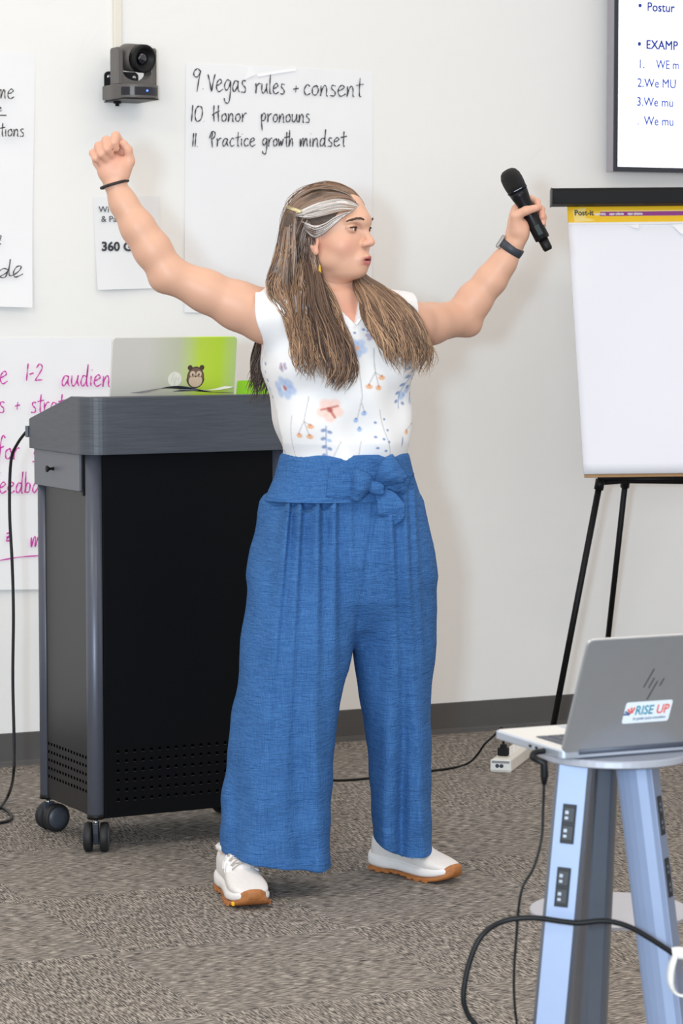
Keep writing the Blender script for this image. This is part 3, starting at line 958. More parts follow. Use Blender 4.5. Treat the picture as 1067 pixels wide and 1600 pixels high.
draped('loose_sheet', lx + 0.15, lx + 0.300, -0.005, 0.052, lambda a, b: 0.006 + 0.007 * (1 - a) * (1 - b) + 0.009 * max(0, (a - .55) / .45) ** 2 + .004 * max(0, a - .3), mat('copy_paper', rgb(222, 224, 232), 0.6, var=0.01), 'curled white page poking up beside the animal sticker', 'paper')
gx = (on_plane(366, 600, C0 + E2 * 0.20, E2) - C0).dot(E1) + 0.006
gf = thing('green_folder', 'bright lime green folder lying on the lectern behind the long hair', 'folder', lec_pt(gx, 0.20, 0.002), LY)
gb = bmesh.new()
prism(gb, [(-0.012, 0.0), (0.125, 0.0), (0.125, 0.122), (0.012, 0.120)], 0, 0.006, Matrix.Rotation(math.radians(80), 4, 'X'), 0.001)
bm_obj('cover', gb, mat('lime_plastic', rgb(140, 205, 20), 0.4, var=0.06, nscale=15), gf)
gb = bmesh.new()
add_box(gb, (0, 0.001, 0.0), (0.128, 0.05, 0.012))
bm_obj('pages', gb, M_LETTER, gf)

# ================================================================== EASEL
M_EASEL = mat('matte_black_tube', rgb(9, 9, 12), 0.5, 0.0, var=0.05, spec=0.25)
ETL, EBL = at(885.5, 322, 8.52), at(912, 744, 8.33)
ER = Vector((math.cos(math.radians(2)), math.sin(math.radians(2)), 0.0095)).normalized()
EN = ER.cross((ETL - EBL).normalized()).normalized()      # towards us
if EN.y > 0:
    EN = -EN
ED = (EBL - ETL)
PWD = 0.635
def pad(a, b, off=0.0):
    """a across 0..1, b down 0..1"""
    return ETL + ER * (PWD * a) + ED * b + EN * off
es_base = on_floor(900, 1172)
ea = thing('easel', 'black tripod presentation easel standing before the wall at the right', 'easel', es_base, 0)
# clamp bar across the top
bar0 = at(862, 309, 8.47)
br = bmesh.new()
Mb = frame_M(bar0, ER, -EN, UP)
prof = [(-0.018, -0.023), (0.020, -0.023), (0.020, 0.026), (-0.012, 0.026), (-0.020, 0.015)]
prism(br, prof, 0.0, 0.80, frame_M(bar0, -EN, UP, ER), 0.0015)
bar = bm_obj('clamp_bar', br, M_EASEL, ea, world=True)
capb = bmesh.new()
prism(capb, [(p[0] * 1.04, p[1] * 1.04) for p in prof], -0.004, 0.0, frame_M(bar0, -EN, UP, ER))
bm_obj('end_cap', capb, mat('dark_cap', rgb(70, 70, 72), 0.5, var=0.03), bar, world=True)
foot1 = on_floor(855, 1188)
j1 = at(937, 755, 8.40)
top_c = at(1010, 320, 8.55)
foot2 = on_floor(935, 1136)
j2 = at(977, 752, 8.62)
foot3 = foot1 + Vector((0.78, 0.10, 0)); foot3.z = 0
j3 = j1 + Vector((0.40, 0.03, 0))
for a, b, r in ((foot1, j1, 0.0095), (foot3, j3, 0.0095), (foot2, j2, 0.009)):
    d = (b - a).normalized()
    lg = tube('leg', [a + Vector((0, 0, .012)), b], [r, r * 1.05], M_EASEL, ea, 14)
    tube('foot', [a, a + d * 0.04], [0.012, 0.011], M_DARK, lg, 12)
    tube('sleeve', [b - d * 0.02, b + d * 0.012], [0.0145, 0.0145], M_EASEL, lg, 14)
# uprights behind the board to the clamp bar, and the cross brace under it
for a, b in ((j1, bar0 + ER * 0.26 + EN * -0.10), (j3, bar0 + ER * 0.50 + EN * -0.10), (j2, bar0 + ER * 0.38 + EN * -0.10)):
    tube('upright', [a, b], 0.0085, M_EASEL, ea, 12)
tube('cross_brace', [j1, j2, j3], 0.007, M_EASEL, ea, 10)
box_l = pad(0.04, 1.0, -0.01) + Vector((0, 0, -0.012))
tube('pad_ledge', [j1 + Vector((0, 0, .012)), j3 + Vector((0, 0, .012))], 0.009, M_EASEL, ea, 10)
# the pad
pd = thing('flip_chart_pad', 'flip chart pad with yellow header strip clamped to the black easel', 'flip chart', pad(0.5, 1.0), 0)
def slab(name, a0, b0, a1, b1, o0, o1, m, parent, nx=1, ny=1, fn=None):
    V, F = [], []
    for off in (o0, o1):
        for j in range(ny + 1):
            for i in range(nx + 1):
                a, b = a0 + (a1 - a0) * i / nx, b0 + (b1 - b0) * j / ny
                e = fn(a, b) if (fn and off == o1) else 0
                V.append(pad(a, b, off + e))
    S = (nx + 1) * (ny + 1)
    for j in range(ny):
        for i in range(nx):
            q = j * (nx + 1) + i
            F.append((q, q + nx + 1, q + nx + 2, q + 1))
            F.append((S + q, S + q + 1, S + q + nx + 2, S + q + nx + 1))
    rim = [i for i in range(nx + 1)] + [j * (nx + 1) + nx for j in range(1, ny + 1)] + [ny * (nx + 1) + i for i in range(nx - 1, -1, -1)] + [j * (nx + 1) for j in range(ny - 1, 0, -1)]
    for k in range(len(rim)):
        a, b = rim[k], rim[(k + 1) % len(rim)]
        F.append((a, b, S + b, S + a))
    return data_obj(name, V, F, m, parent, nx > 1, True)
M_KRAFT = mat('kraft_board', rgb(176, 138, 98), 0.8, var=0.06)
M_YEL = mat('yellow_header', rgb(250, 200, 10), 0.5, var=0.01)
M_PURP = mat('purple_band', rgb(150, 52, 140), 0.5, var=0.02)
M_CREAM = mat('cream_band', rgb(252, 222, 130), 0.5, var=0.01)
M_PAD = mat('pad_paper', rgb(236, 236, 244), 0.7, var=0.010, nscale=4, bump=0.15, bscale=7, spec=0.2)
slab('backing_board', 0.004, 0.0, .996, 1.004, -0.010, 0.0, M_KRAFT, pd)
slab('sheets', 0.0, 0.05, 1, 0.994, 0.0, 0.010, M_PAD, pd, 24, 24, lambda a, b: 0.0012 * math.sin(7 * a + 5 * b))
hd_ = slab('header_strip', 0.0, 0.0, 1, 0.066, 0.0, 0.0125, M_YEL, pd)
slab('header_band', 0.085, 0.022, 1, 0.0262, 0.0125, 0.0129, M_CREAM, hd_)
slab('header_band', 0.085, 0.0262, 1, 0.0425, 0.0125, 0.0129, M_PURP, hd_)
slab('tear_strip', 0.0, 0.066, 1, 0.074, 0.010, 0.0128, M_LETTER, pd)
slab('paper_tab', 0.085, -0.004, 0.385, 0.006, 0.0125, 0.0133, M_LETTER, pd)
DN = -ED.normalized()
def pad_frame(a, b, off):
    return PARENT_MAT(pd).inverted() @ frame_M(pad(a, b, off), ER, DN, EN)
for q_, m_ in (([(0.008, -0.006), (0.078, 0.006), (0.074, -0.040), (0.012, -0.045)], M_CREAM), ([(0.050, 0.014), (0.096, 0.002), (0.087, -0.042), (0.046, -0.030)], M_YEL)):
    fm = pad_frame(0.011, 0.012, 0.0129)
    flat_poly('emblem_note', q_, fm @ Matrix.Translation((0, 0, 0.0003 if m_ is M_YEL else 0)), m_, hd_, 0.0002)
text_obj('brand_text', 'Post-it', pad_frame(0.0, 0, 0.0138) @ Matrix.Translation((0.020, -0.033, 0)), 0.024, M_PRINT, hd_, squeeze=0.92, bold=0.0006)
for a, s in ((0.128, 'super sticky'), (0.200, 'super collantes'), (0.288, 'súper adhesivas')):
    text_obj('header_text', s, pad_frame(a, 0.0385, 0.0131), 0.011, M_LETTER, hd_, squeeze=0.66, bold=0.0004)
# torn corners under the header
for a, w_, h in ((0.285, 0.034, 0.013), (0.495, 0.05, 0.036)):
    fb = bmesh.new()
    vs = [fb.verts.new(pad(x, y, o)) for x, y, o in ((a, 0.076, .0132), (a + w_ / .635, 0.074, .0132), (a + w_ * .95 / .635, 0.076 + h / .78, .022), (a + w_ * .5 / .635, 0.076 + h * .75 / .78, .018))]
    fb.faces.new(vs)
    bm_obj('torn_flap', fb, M_PAPER, pd, world=True)

# ================================================================== POWER STRIP
ps0 = on_floor(765.5, 1206)
pdv = on_floor(848, 1171) - on_floor(803, 1206)
pyaw = math.atan2(pdv.y, pdv.x) - math.pi / 2
ps = thing('power_strip', 'white power strip lying on the carpet by the baseboard', 'power strip', ps0, pyaw)
pb = bmesh.new()
PW_, PL_, PH_ = 0.066, 0.40, 0.042
prism(pb, [(0.003, 0), (PW_ - 0.003, 0), (PW_, 0.006), (PW_ - 0.002, PH_ - 0.006), (PW_ - 0.012, PH_), (0.012, PH_), (0.002, PH_ - 0.006), (0, 0.006)], 0.0, PL_, Matrix(((1, 0, 0, 0), (0, 0, 1, 0), (0, 1, 0, 0), (0, 0, 0, 1))), 0.002)
psb = bm_obj('body', pb, mat('off_white_plastic', rgb(228, 222, 212), 0.45, var=0.02), ps)
box('end_cap', (0.002, -0.003, 0.006), (PW_ - 0.002, 0.001, PH_ - 0.004), M_WHITEPL, psb, 0.0015)
box('label_window', (0.006, -0.0036, PH_ - 0.014), (PW_ - 0.006, -0.002, PH_ - 0.007), mat('clear_grey', rgb(150, 152, 158), 0.2, var=0.02), psb)
for x in (0.023, 0.036):
    lathe_obj('cable_port', [(0.006, 0), (0.006, 0.0012), (0.003, 0.0014)], Matrix.Translation((x, -0.003, 0.020)) @ Matrix.Rotation(math.pi / 2, 4, 'X'), mat('port_dark', rgb(60, 66, 80), 0.5), psb, 14)
for k in range(6):
    y = 0.06 + k * 0.056
    so = box('socket', (0.018, y, PH_ - 0.0004), (0.048, y + 0.036, PH_ + 0.0008), M_WHITEPL, psb, 0.0005)
    for x in (0.026, 0.038):
        box('slot', (x - 0.001, y + 0.014, PH_ + 0.0005), (x + 0.001, y + 0.023, PH_ + 0.0011), M_DARK, so)
plb = thing('plug_lead', 'black plug standing in the power strip with its lead along the floor', 'cable', PARENT_MAT(ps) @ Vector((0.030, 0.05, PH_)), pyaw)
plg = bmesh.new()
add_box(plg, (-0.016, -0.012, 0.0012), (0.016, 0.012, 0.026), None, 0.003)
add_box(plg, (-0.009, -0.009, 0.024), (0.009, 0.009, 0.036), None, 0.002)
bm_obj('plug', plg, M_DARK, plb)
pt = PARENT_MAT(plb) @ Vector((0, 0, 0.03))
pts = [pt, pt + Vector((0, 0, 0.03)), pt + Vector((-0.006, 0.0, 0.055))]
for x, y, Y in ((771, 1150, pt.y), (757, 1163, pt.y + .0), (745, 1180, pt.y + .02)):
    pts.append(at(x, y, Y))
for x, y in ((730, 1193), (700, 1201), (640, 1208), (560, 1217.5), (515, 1219), (470, 1216), (430, 1210)):
    pts.append(on_floor(x, y, 0.0042))
tube('lead', catmull([tuple(p) for p in pts], 7), 0.0034, M_DARK, plb, 8)
# ================================================================== POWER STAND IN THE FOREGROUND
TZ = 0.735
SCN = on_floor(960, 1170, TZ)
SCN0 = Vector((SCN.x, SCN.y, 0))
M_ALU = mat('satin_aluminium', rgb(132, 145, 172), 0.46, 0.15, var=0.015)
M_ALU2 = mat('brushed_aluminium', rgb(128, 134, 146), 0.30, 0.8, var=0.02)
M_PLATE = mat('pale_metal_plate', rgb(180, 180, 188), 0.40, 0.3, var=0.015)
st = thing('power_stand', 'silver three legged power stand with round shelf in the right foreground', 'stand', SCN0, 0)
RT = 0.119
RS = 0.142
topd = lathe_obj('top_plate', [(RT - 0.003, TZ - 0.012), (RT, TZ - 0.010), (RT, TZ - 0.002), (RT - 0.002, TZ)], Matrix.Identity(4), M_PLATE, st, 56, False)
shz = 0.352
sh_c = on_floor(953, 1420, shz) - SCN0
sh_c.z = 0
lathe_obj('shelf', [(RS - 0.002, shz - 0.007), (RS, shz - 0.006), (RS, shz - 0.001), (RS - 0.002, shz)], Matrix.Translation((sh_c.x, sh_c.y, 0)), M_PLATE, st, 56, False)
# floor plate out of view keeps the stand upright
lathe_obj('unseen_floor_plate', [(0.235, 0.0), (0.235, 0.008), (0.225, 0.012)], Matrix.Translation((sh_c.x * 1.1, sh_c.y, 0)), M_PLATE, st, 56, False)
M_CONT = mat('dull_contact', rgb(120, 122, 128), 0.4, 0.5, var=0.05)
def leg_box(name, t0, b0, fx, fy, m, face_m, outlets=()):
    """leg extrusion from top centre t0 to bottom centre b0; fx = unit vector across the flat face, fy = outward normal of face"""
    fx, fy = Vector(fx).normalized(), Vector(fy).normalized()
    ax = (Vector(b0) - Vector(t0))
    L = ax.length
    zdir = ax.normalized()
    fy = (fy - zdir * fy.dot(zdir)).normalized()
    fx = zdir.cross(fy)
    M = frame_M(t0, fx, fy, zdir)
    bm = bmesh.new()
    hw = 0.0215
    prof = [(-hw, 0.018), (hw, 0.018), (hw + 0.006, 0.012)] + [(hw + 0.008 - 0.020 * (1 - math.cos(a)), 0.010 - 0.050 * math.sin(a)) for a in [math.pi / 2 * k / 6 for k in range(1, 7)]] + [(-hw - 0.008 + 0.020 * (1 - math.cos(a)), 0.010 - 0.050 * math.sin(a)) for a in [math.pi / 2 * k / 6 for k in range(6, 0, -1)]] + [(-hw - 0.006, 0.012)]
    prism(bm, prof, 0, L, M)
    lg = bm_obj(name, bm, m, st, smooth=False)
    fb = bmesh.new()
    add_box(fb, (-hw, 0.0165, 0.0), (hw, 0.0195, L), M)
    fc = bm_obj('face_plate', fb, face_m, lg)
    for z0, z1 in outlets:
        ob = bmesh.new()
        add_box(ob, (-0.0105, 0.019, z0), (0.0105, 0.0215, z1), M, 0.0008)
        ou = bm_obj('outlet', ob, M_DARK, lg)
        for kk in range(2):
            zz = z0 + (z1 - z0) * (0.27 + 0.46 * kk)
            sb = bmesh.new()
            add_box(sb, (-0.008, 0.021, zz - 0.011), (0.008, 0.0222, zz + 0.011), M, 0.0005)
            bm_obj('socket', sb, M_BLACKPL, ou)
            sb = bmesh.new()
            add_box(sb, (0.001, 0.022, zz - 0.006), (0.006, 0.0226, zz - 0.001), M)
            add_box(sb, (0.001, 0.022, zz + 0.003), (0.006, 0.0226, zz + 0.007), M)
            bm_obj('contact', sb, M_CONT, ou)
    return lg
def loc(p):
    return Vector(p) - SCN0
Yf = SCN.y - 0.075
t_l = loc(at(899, 1188, Yf + 0.02)); t_l.z = TZ - 0.013
dirl = loc(at(862, 1600, Yf - 0.03)) - t_l
b_l = t_l + dirl * ((t_l.z - 0.012) / -dirl.z)
leg_box('leg', t_l, b_l, (1, 0, 0), (-0.22, -1, 0), M_ALU2, M_ALU, ((0.062, 0.122), (0.158, 0.218)))
t_r = loc(at(1002, 1188, SCN.y + 0.0)); t_r.z = TZ - 0.013
dirr = loc(at(1052, 1600, SCN.y - 0.05)) - t_r
b_r = t_r + dirr * ((t_r.z - 0.012) / -dirr.z)
leg_box('leg', t_r, b_r, (0, 1, 0), (0.93, -0.36, 0), M_ALU, M_ALU, ((0.062, 0.122), (0.158, 0.218)))
t_b = loc(at(938, 1188, SCN.y + 0.085)); t_b.z = TZ - 0.013
dirb = loc(at(920, 1600, SCN.y + 0.11)) - t_b
b_b = t_b + dirb * ((t_b.z - 0.012) / -dirb.z)
leg_box('leg', t_b, b_b, (1, 0, 0), (-0.1, 1, 0), M_ALU2, M_ALU2)
lathe_obj('shelf_bolt', [(0.006, shz), (0.006, shz + 0.004), (0.003, shz + 0.006)], Matrix.Translation(loc(on_floor(939, 1402, shz)) * 1.0 - Vector((0, 0, shz))), M_STEEL, st, 12)

# the laptop on it
hp2 = on_floor(877, 1187.5, TZ + 0.002)
hb2 = on_floor(784, 1150, TZ + 0.010) - hp2
ly2 = math.atan2(hb2.y, hb2.x) - math.pi / 2
hp2.z = TZ + 0.0005
l2, lid2, Ml2 = laptop('laptop', 'open silver laptop with a white RISE UP sticker on the power stand', hp2, ly2, 0.312, 0.220, 0.198, 114, M_SILVER)
M_LOGO = mat('dark_logo', rgb(70, 66, 66), 0.4, var=0.05)
F3 = lid_frame(Ml2, 0.131, 0.115, 0.322)
lg3 = None
for (x, y0, y1) in ((-0.014, -0.006, 0.026), (-0.0045, -0.008, 0.010), (0.0045, -0.028, 0.004), (0.0135, -0.005, 0.008)):
    pb_ = [(x - 0.0011 + y0 * .33, y0), (x + 0.0011 + y0 * .33, y0), (x + 0.0011 + y1 * .33, y1), (x - 0.0011 + y1 * .33, y1)]
    flat_poly('logo_bar', pb_, F3, M_LOGO, lid2, 0.0003)
F4 = lid_frame(Ml2, 0.092, 0.046, 0.322)
# sticker 75 x 26 mm
sk = flat_poly('rise_up_sticker', rrect(0, 0, 0.081, 0.0375, 0.004), F4 @ Matrix.Rotation(math.radians(0.0), 4, 'Z'), mat('sticker_white', rgb(232, 236, 240), 0.4, var=0.01), lid2, 0.0003)
M_TEAL = mat('sticker_teal', rgb(44, 140, 165), 0.5, var=0.02)
M_RED = mat('sticker_red', rgb(228, 84, 72), 0.5, var=0.02)
M_NAVY = mat('sticker_navy', rgb(40, 80, 130), 0.5, var=0.02)
F5 = F4 @ Matrix.Translation((0, 0, 0.0004))
text_obj('sticker_text', 'RISE', F5 @ Matrix.Translation((0.0185, 0.0150, 0)), 0.0225, M_TEAL, sk, t=0.0002, squeeze=0.78, bold=0.0004)
text_obj('sticker_text', 'UP', F5 @ Matrix.Translation((0.0555, 0.0150, 0)), 0.0225, M_RED, sk, t=0.0002, squeeze=0.80, bold=0.0004)
text_obj('sticker_text', 'for gender justice everywhere', F5 @ Matrix.Translation((0.018, 0.0055, 0)), 0.0075, M_NAVY, sk, t=0.0002, squeeze=0.62)
for k, a in enumerate((172, 150, 126, 100, 76)):
    a = math.radians(a)
    c_, s_ = math.cos(a), math.sin(a)
    r0, r1 = 0.003, 0.0135
    o_ = (0.0130, 0.0150)
    flat_poly('ray', [(o_[0] + r0 * c_ - .0009 * s_, o_[1] + r0 * s_ + .0009 * c_), (o_[0] + r0 * c_ + .0009 * s_, o_[1] + r0 * s_ - .0009 * c_),
                      (o_[0] + r1 * c_ + .0017 * s_, o_[1] + r1 * s_ - .0017 * c_), (o_[0] + r1 * c_ - .0017 * s_, o_[1] + r1 * s_ + .0017 * c_)], F5, M_NAVY if k < 2 else M_RED, sk, 0.0002)
# ports on the near flank of its base
for y in (0.075, 0.095):
    box('port', (-0.0006, y, 0.006), (0.001, y + 0.008, 0.010), M_DARK, l2)
# charger lead: plug in the flank, falling to the floor
pl0 = PARENT_MAT(l2) @ Vector((-0.002, 0.050, 0.008))
cg = thing('charger_lead', 'thin black charger lead plugged into the laptop on the stand', 'cable', (pl0.x, pl0.y, 0), ly2)
pin = PARENT_MAT(l2) @ Vector((-0.020, 0.050, 0.006))
tube('plug', catmull([tuple(pl0), tuple(pin), tuple(pin + Vector((-.003, -.004, -.008)))], 4), [0.0045] * 9, M_DARK, cg, 10)
Yc = pin.y
rel = [at(850, 1192, Yc - .004), at(850.5, 1212, Yc - .005)]
tube('strain_relief', [pin + Vector((-.003, -.004, -.006)), rel[0], rel[1], at(850, 1226, Yc - .005)], [0.005, 0.0062, 0.0062, 0.0035], M_DARK, cg, 12)
pth = [at(850, 1222, Yc - .005), at(848.5, 1262, Yc - .005), at(846, 1310, Yc - .01), at(834, 1355, Yc - .02), at(817, 1385, Yc - .03), at(810, 1420, Yc - .03), at(807, 1460, Yc - .03), at(803, 1520, Yc - .03), at(804, 1570, Yc - .03), at(810, 1620, Yc - .03), at(818, 1680, Yc - .03)]
end = pth[-1] + Vector((0.02, 0.0, 0)); end.z = 0.004
pth += [Vector((end.x, end.y, 0.06)), end, end + Vector((0.12, 0.03, 0))]
tube('lead', catmull([tuple(p) for p in pth], 6), 0.0021, M_DARK, cg, 8)
# heavy black cable looping in front of the shelf
Yh = SCN.y - 0.20
hv = thing('extension_cable', 'thick black cable looping past the shelf of the power stand', 'cable', (SCN0.x - 0.1, Yh, 0), 0)
hp_ = [at(x, y, Yh + d) for x, y, d in ((762, 1640, -.02), (748, 1608, -.02), (731, 1585, -.02), (724, 1555, -.02), (733, 1505, -.015), (752, 1463, -.01), (785, 1440, 0), (830, 1434, 0), (880, 1440, 0), (905, 1442, 0), (945, 1439, 0), (980, 1447, 0), (1015, 1466, 0), (1055, 1492, 0))]
hp_.insert(0, Vector((hp_[0].x + 0.04, hp_[0].y, 0.0075)) + Vector((0, 0, 0)))
hp_.insert(0, hp_[0] + Vector((0.15, 0.05, 0)))
tube('cord', catmull([tuple(p) for p in hp_], 8), 0.0043, M_DARK, hv, 10)
cl = [at(x, y, Yh) for x, y in ((1050, 1490), (1062, 1489), (1080, 1492))]
tube('white_sleeve', catmull([tuple(p) for p in cl], 4), 0.0095, mat('crumpled_white', rgb(226, 222, 216), 0.5, var=0.05, bump=0.5, bscale=60), hv, 12)
cl = [at(x, y, Yh - .003) for x, y in ((1056, 1490), (1049, 1512), (1048, 1535), (1054, 1550), (1066, 1556), (1076, 1550))]
tube('white_tag', catmull([tuple(p) for p in cl], 5), [0.009 + 0.004 * math.sin(k * .25) for k in range(26)], mat('crumpled_tag', rgb(224, 220, 214), 0.5, var=0.05, bump=0.5, bscale=60), hv, 12, flat=0.45)
# ================================================================== PERSON: implicit-surface tools
class Field:
    def __init__(self, lo, hi, h):
        self.lo, self.h = np.array(lo, float), h
        self.n = np.ceil((np.array(hi) - self.lo) / h).astype(int) + 1
        self.f = np.full(self.n, 1.0, np.float32)
    def sub(self, lo, hi):
        a = np.clip(np.floor((np.array(lo) - self.lo) / self.h).astype(int), 0, self.n - 1)
        b = np.clip(np.ceil((np.array(hi) - self.lo) / self.h).astype(int) + 1, 1, self.n)
        b = np.maximum(b, a + 1)
        sl = tuple(slice(a[i], b[i]) for i in range(3))
        ax = [(self.lo[i] + np.arange(a[i], b[i]) * self.h).astype(np.float32) for i in range(3)]
        return sl, (ax[0][:, None, None], ax[1][None, :, None], ax[2][None, None, :])
    def union(self, fn, lo, hi, k=0.01, op='u'):
        m = k + 4 * self.h
        sl, P = self.sub(np.array(lo) - m, np.array(hi) + m)
        d = fn(*P)
        a = self.f[sl]
        if op == 'u':
            t = np.clip(0.5 + 0.5 * (a - d) / k, 0, 1)
            self.f[sl] = a * (1 - t) + d * t - k * t * (1 - t)
        elif op == 's':                     # smooth subtraction
            t = np.clip(0.5 - 0.5 * (a + d) / k, 0, 1)
            self.f[sl] = a * (1 - t) - d * t + k * t * (1 - t)
    def cap(self, a, b, ra, rb, k=0.01, op='u'):
        a, b = np.array(a, float), np.array(b, float)
        r = max(ra, rb)
        d = b - a
        L2 = float(d @ d) + 1e-12
        def fn(X, Y, Z):
            t = np.clip(((X - a[0]) * d[0] + (Y - a[1]) * d[1] + (Z - a[2]) * d[2]) / L2, 0, 1)
            return np.sqrt((X - a[0] - t * d[0]) ** 2 + (Y - a[1] - t * d[1]) ** 2 + (Z - a[2] - t * d[2]) ** 2) - (ra + (rb - ra) * t)
        self.union(fn, np.minimum(a, b) - r, np.maximum(a, b) + r, k, op)
    def ell(self, c, R, rad, k=0.01, op='u'):
        c, R = np.array(c, float), np.array(R, float)      # rows of R are local axes in world
        rm = max(rad)
        def fn(X, Y, Z):
            dx, dy, dz = X - c[0], Y - c[1], Z - c[2]
            q = [dx * R[i][0] + dy * R[i][1] + dz * R[i][2] for i in range(3)]
            k0 = np.sqrt(sum((q[i] / rad[i]) ** 2 for i in range(3)))
            k1 = np.sqrt(sum((q[i] / rad[i] ** 2) ** 2 for i in range(3))) + 1e-9
            return k0 * (k0 - 1) / k1
        self.union(fn, c - rm, c + rm, k, op)
    def chain(self, pts, rad, k=0.012):
        for i in range(len(pts) - 1):
            self.cap(pts[i], pts[i + 1], rad[i], rad[i + 1], k)
    def mesh(self):
        f, h = self.f, self.h
        s = f < 0
        nx, ny, nz = f.shape
        cs = np.zeros((nx - 1, ny - 1, nz - 1), np.uint8)
        for i in (0, 1):
            for j in (0, 1):
                for k in (0, 1):
                    cs += s[i:nx - 1 + i, j:ny - 1 + j, k:nz - 1 + k]
        I = np.argwhere((cs > 0) & (cs < 8))
        acc = np.zeros((len(I), 3))
        cnt = np.zeros(len(I))
        cor = [(i, j, k) for i in (0, 1) for j in (0, 1) for k in (0, 1)]
        val = {c: f[I[:, 0] + c[0], I[:, 1] + c[1], I[:, 2] + c[2]].astype(float) for c in cor}
        for a in cor:
            for ax in range(3):
                if a[ax] == 0:
                    b = list(a)
                    b[ax] = 1
                    b = tuple(b)
                    fa, fb = val[a], val[b]
                    x = (fa < 0) != (fb < 0)
                    t = np.where(x, fa / np.where(x, fa - fb, 1), 0)
                    p = np.repeat(np.array(a, float)[None], len(I), 0)
                    p[:, ax] = t
                    acc[x] += p[x]
                    cnt[x] += 1
        V = self.lo + (I + acc / cnt[:, None]) * h
        idx = np.full(cs.shape, -1, np.int32)
        idx[I[:, 0], I[:, 1], I[:, 2]] = np.arange(len(I))
        quads = []
        for ax in range(3):
            sl0 = [slice(None)] * 3
            sl1 = [slice(None)] * 3
            sl0[ax], sl1[ax] = slice(0, -1), slice(1, None)
            a, b = s[tuple(sl0)], s[tuple(sl1)]
            E = np.argwhere(a != b)
            o1, o2 = [(1, 2), (2, 0), (0, 1)][ax]
            E = E[(E[:, o1] > 0) & (E[:, o2] > 0) & (E[:, o1] < f.shape[o1] - 1) & (E[:, o2] < f.shape[o2] - 1)]
            if not len(E):
                continue
            ins = a[E[:, 0], E[:, 1], E[:, 2]]
            def cell(d1, d2):
                Q = E.copy()
                Q[:, o1] -= d1
                Q[:, o2] -= d2
                return idx[Q[:, 0], Q[:, 1], Q[:, 2]]
            q = np.stack([cell(1, 1), cell(0, 1), cell(0, 0), cell(1, 0)], 1)
            q[~ins] = q[~ins][:, ::-1]
            quads.append(q)
        Q = np.concatenate(quads)
        Q = Q[(Q >= 0).all(1)]
        return V, Q
def relax(V, Q, it=2, w=0.5):
    for _ in range(it):
        S = np.zeros_like(V)
        c = np.zeros(len(V))
        for i in range(4):
            a, b = Q[:, i], Q[:, (i + 1) % 4]
            np.add.at(S, a, V[b])
            np.add.at(S, b, V[a])
            np.add.at(c, a, 1)
            np.add.at(c, b, 1)
        V = V * (1 - w) + w * S / np.maximum(c, 1)[:, None]
    return V
def np_mesh(name, V, Q, m, parent=None, tint=None, world=True):
    me = bpy.data.meshes.new(name)
    k = Q.shape[1]
    if world and parent is not None:
        Mi = np.array(PARENT_MAT(parent).inverted())
        V = V @ Mi[:3, :3].T + Mi[:3, 3]
    me.vertices.add(len(V))
    me.vertices.foreach_set('co', np.ascontiguousarray(V, np.float32).ravel())
    me.loops.add(Q.size)
    me.loops.foreach_set('vertex_index', np.ascontiguousarray(Q, np.int32).ravel())
    me.polygons.add(len(Q))
    me.polygons.foreach_set('loop_start', np.arange(0, Q.size, k, dtype=np.int32))
    me.update(calc_edges=True)
    me.validate()
    if tint is not None:
        at_ = me.color_attributes.new('tint', 'FLOAT_COLOR', 'POINT')
        t = np.ones((len(V), 4), np.float32)
        t[:, :3] = tint
        at_.data.foreach_set('color', t.ravel())
    return mesh_obj(name, me, m, parent, True)
def A3(v):
    return np.array(v, float)
def px(x, y, Y):
    return A3(at(x, y, Y))
def l3(r, g, b):
    return np.array(rgb(r, g, b)[:3])

# ------------------------------------------------------------------ frames of the body
Y0 = 6.68
TYAW = math.radians(22)
TF = np.array((math.sin(TYAW), -math.cos(TYAW), 0.0))     # chest direction
TL = np.array((math.cos(TYAW), math.sin(TYAW), 0.0))      # her left
HYAW = math.radians(57)
HF = np.array((math.sin(HYAW), -math.cos(HYAW), 0.0))
HL = np.array((math.cos(HYAW), math.sin(HYAW), 0.0))
HU = np.array((0, 0, 1.0))
HC = px(518, 372, 6.655)
def hp3(x, y, z):
    return HC + HL * x + HF * y + HU * z
HR = np.array([HL, HF, HU])
feet_mid = on_floor(520, 1390)
person = thing('person', 'person in floral sleeveless blouse and blue wide trousers, arms raised wide', 'person', (feet_mid.x, feet_mid.y, 0), 0)

# torso sections: picture row, centre column, half width, half depth
TROWS = [(740, 540, .140, .096), (715, 539, .1515, .108), (690, 536, .161, .119), (640, 533, .166, .124), (590, 528, .170, .128), (550, 525, .176, .130),
         (520, 524, .182, .120), (490, 524, .176, .102), (468, 528, .142, .080), (452, 533, .098, .064)]
TZs = np.array([px(c, y, Y0)[2] for y, c, a, b in TROWS])
TCx = np.array([px(c, y, Y0)[0] for y, c, a, b in TROWS])
TA = np.array([r[2] for r in TROWS])
TB = np.array([r[3] for r in TROWS])
o_ = np.argsort(TZs)
TZs, TCx, TA, TB = TZs[o_], TCx[o_], TA[o_], TB[o_]
def torso_fn(grow):
    def fn(X, Y, Z):
        z = Z[0, 0, :]
        cx, a, b = np.interp(z, TZs, TCx)[None, None], np.interp(z, TZs, TA)[None, None] + grow, np.interp(z, TZs, TB)[None, None] + grow
        dx, dy = X - cx, Y - Y0
        u = dx * TL[0] + dy * TL[1]
        v = dx * TF[0] + dy * TF[1]
        q = (np.abs(u / a) ** 2.3 + np.abs(v / b) ** 2.3) ** (1 / 2.3)
        d = (q - 1) * np.minimum(a, b)
        return np.maximum(d, np.maximum(Z - TZs[-1] - grow, TZs[0] - Z)).astype(np.float32)
    return fn
TLO = np.array((TCx.min() - .22, Y0 - .2, TZs[0]))
THI = np.array((TCx.max() + .22, Y0 + .2, TZs[-1] + .01))
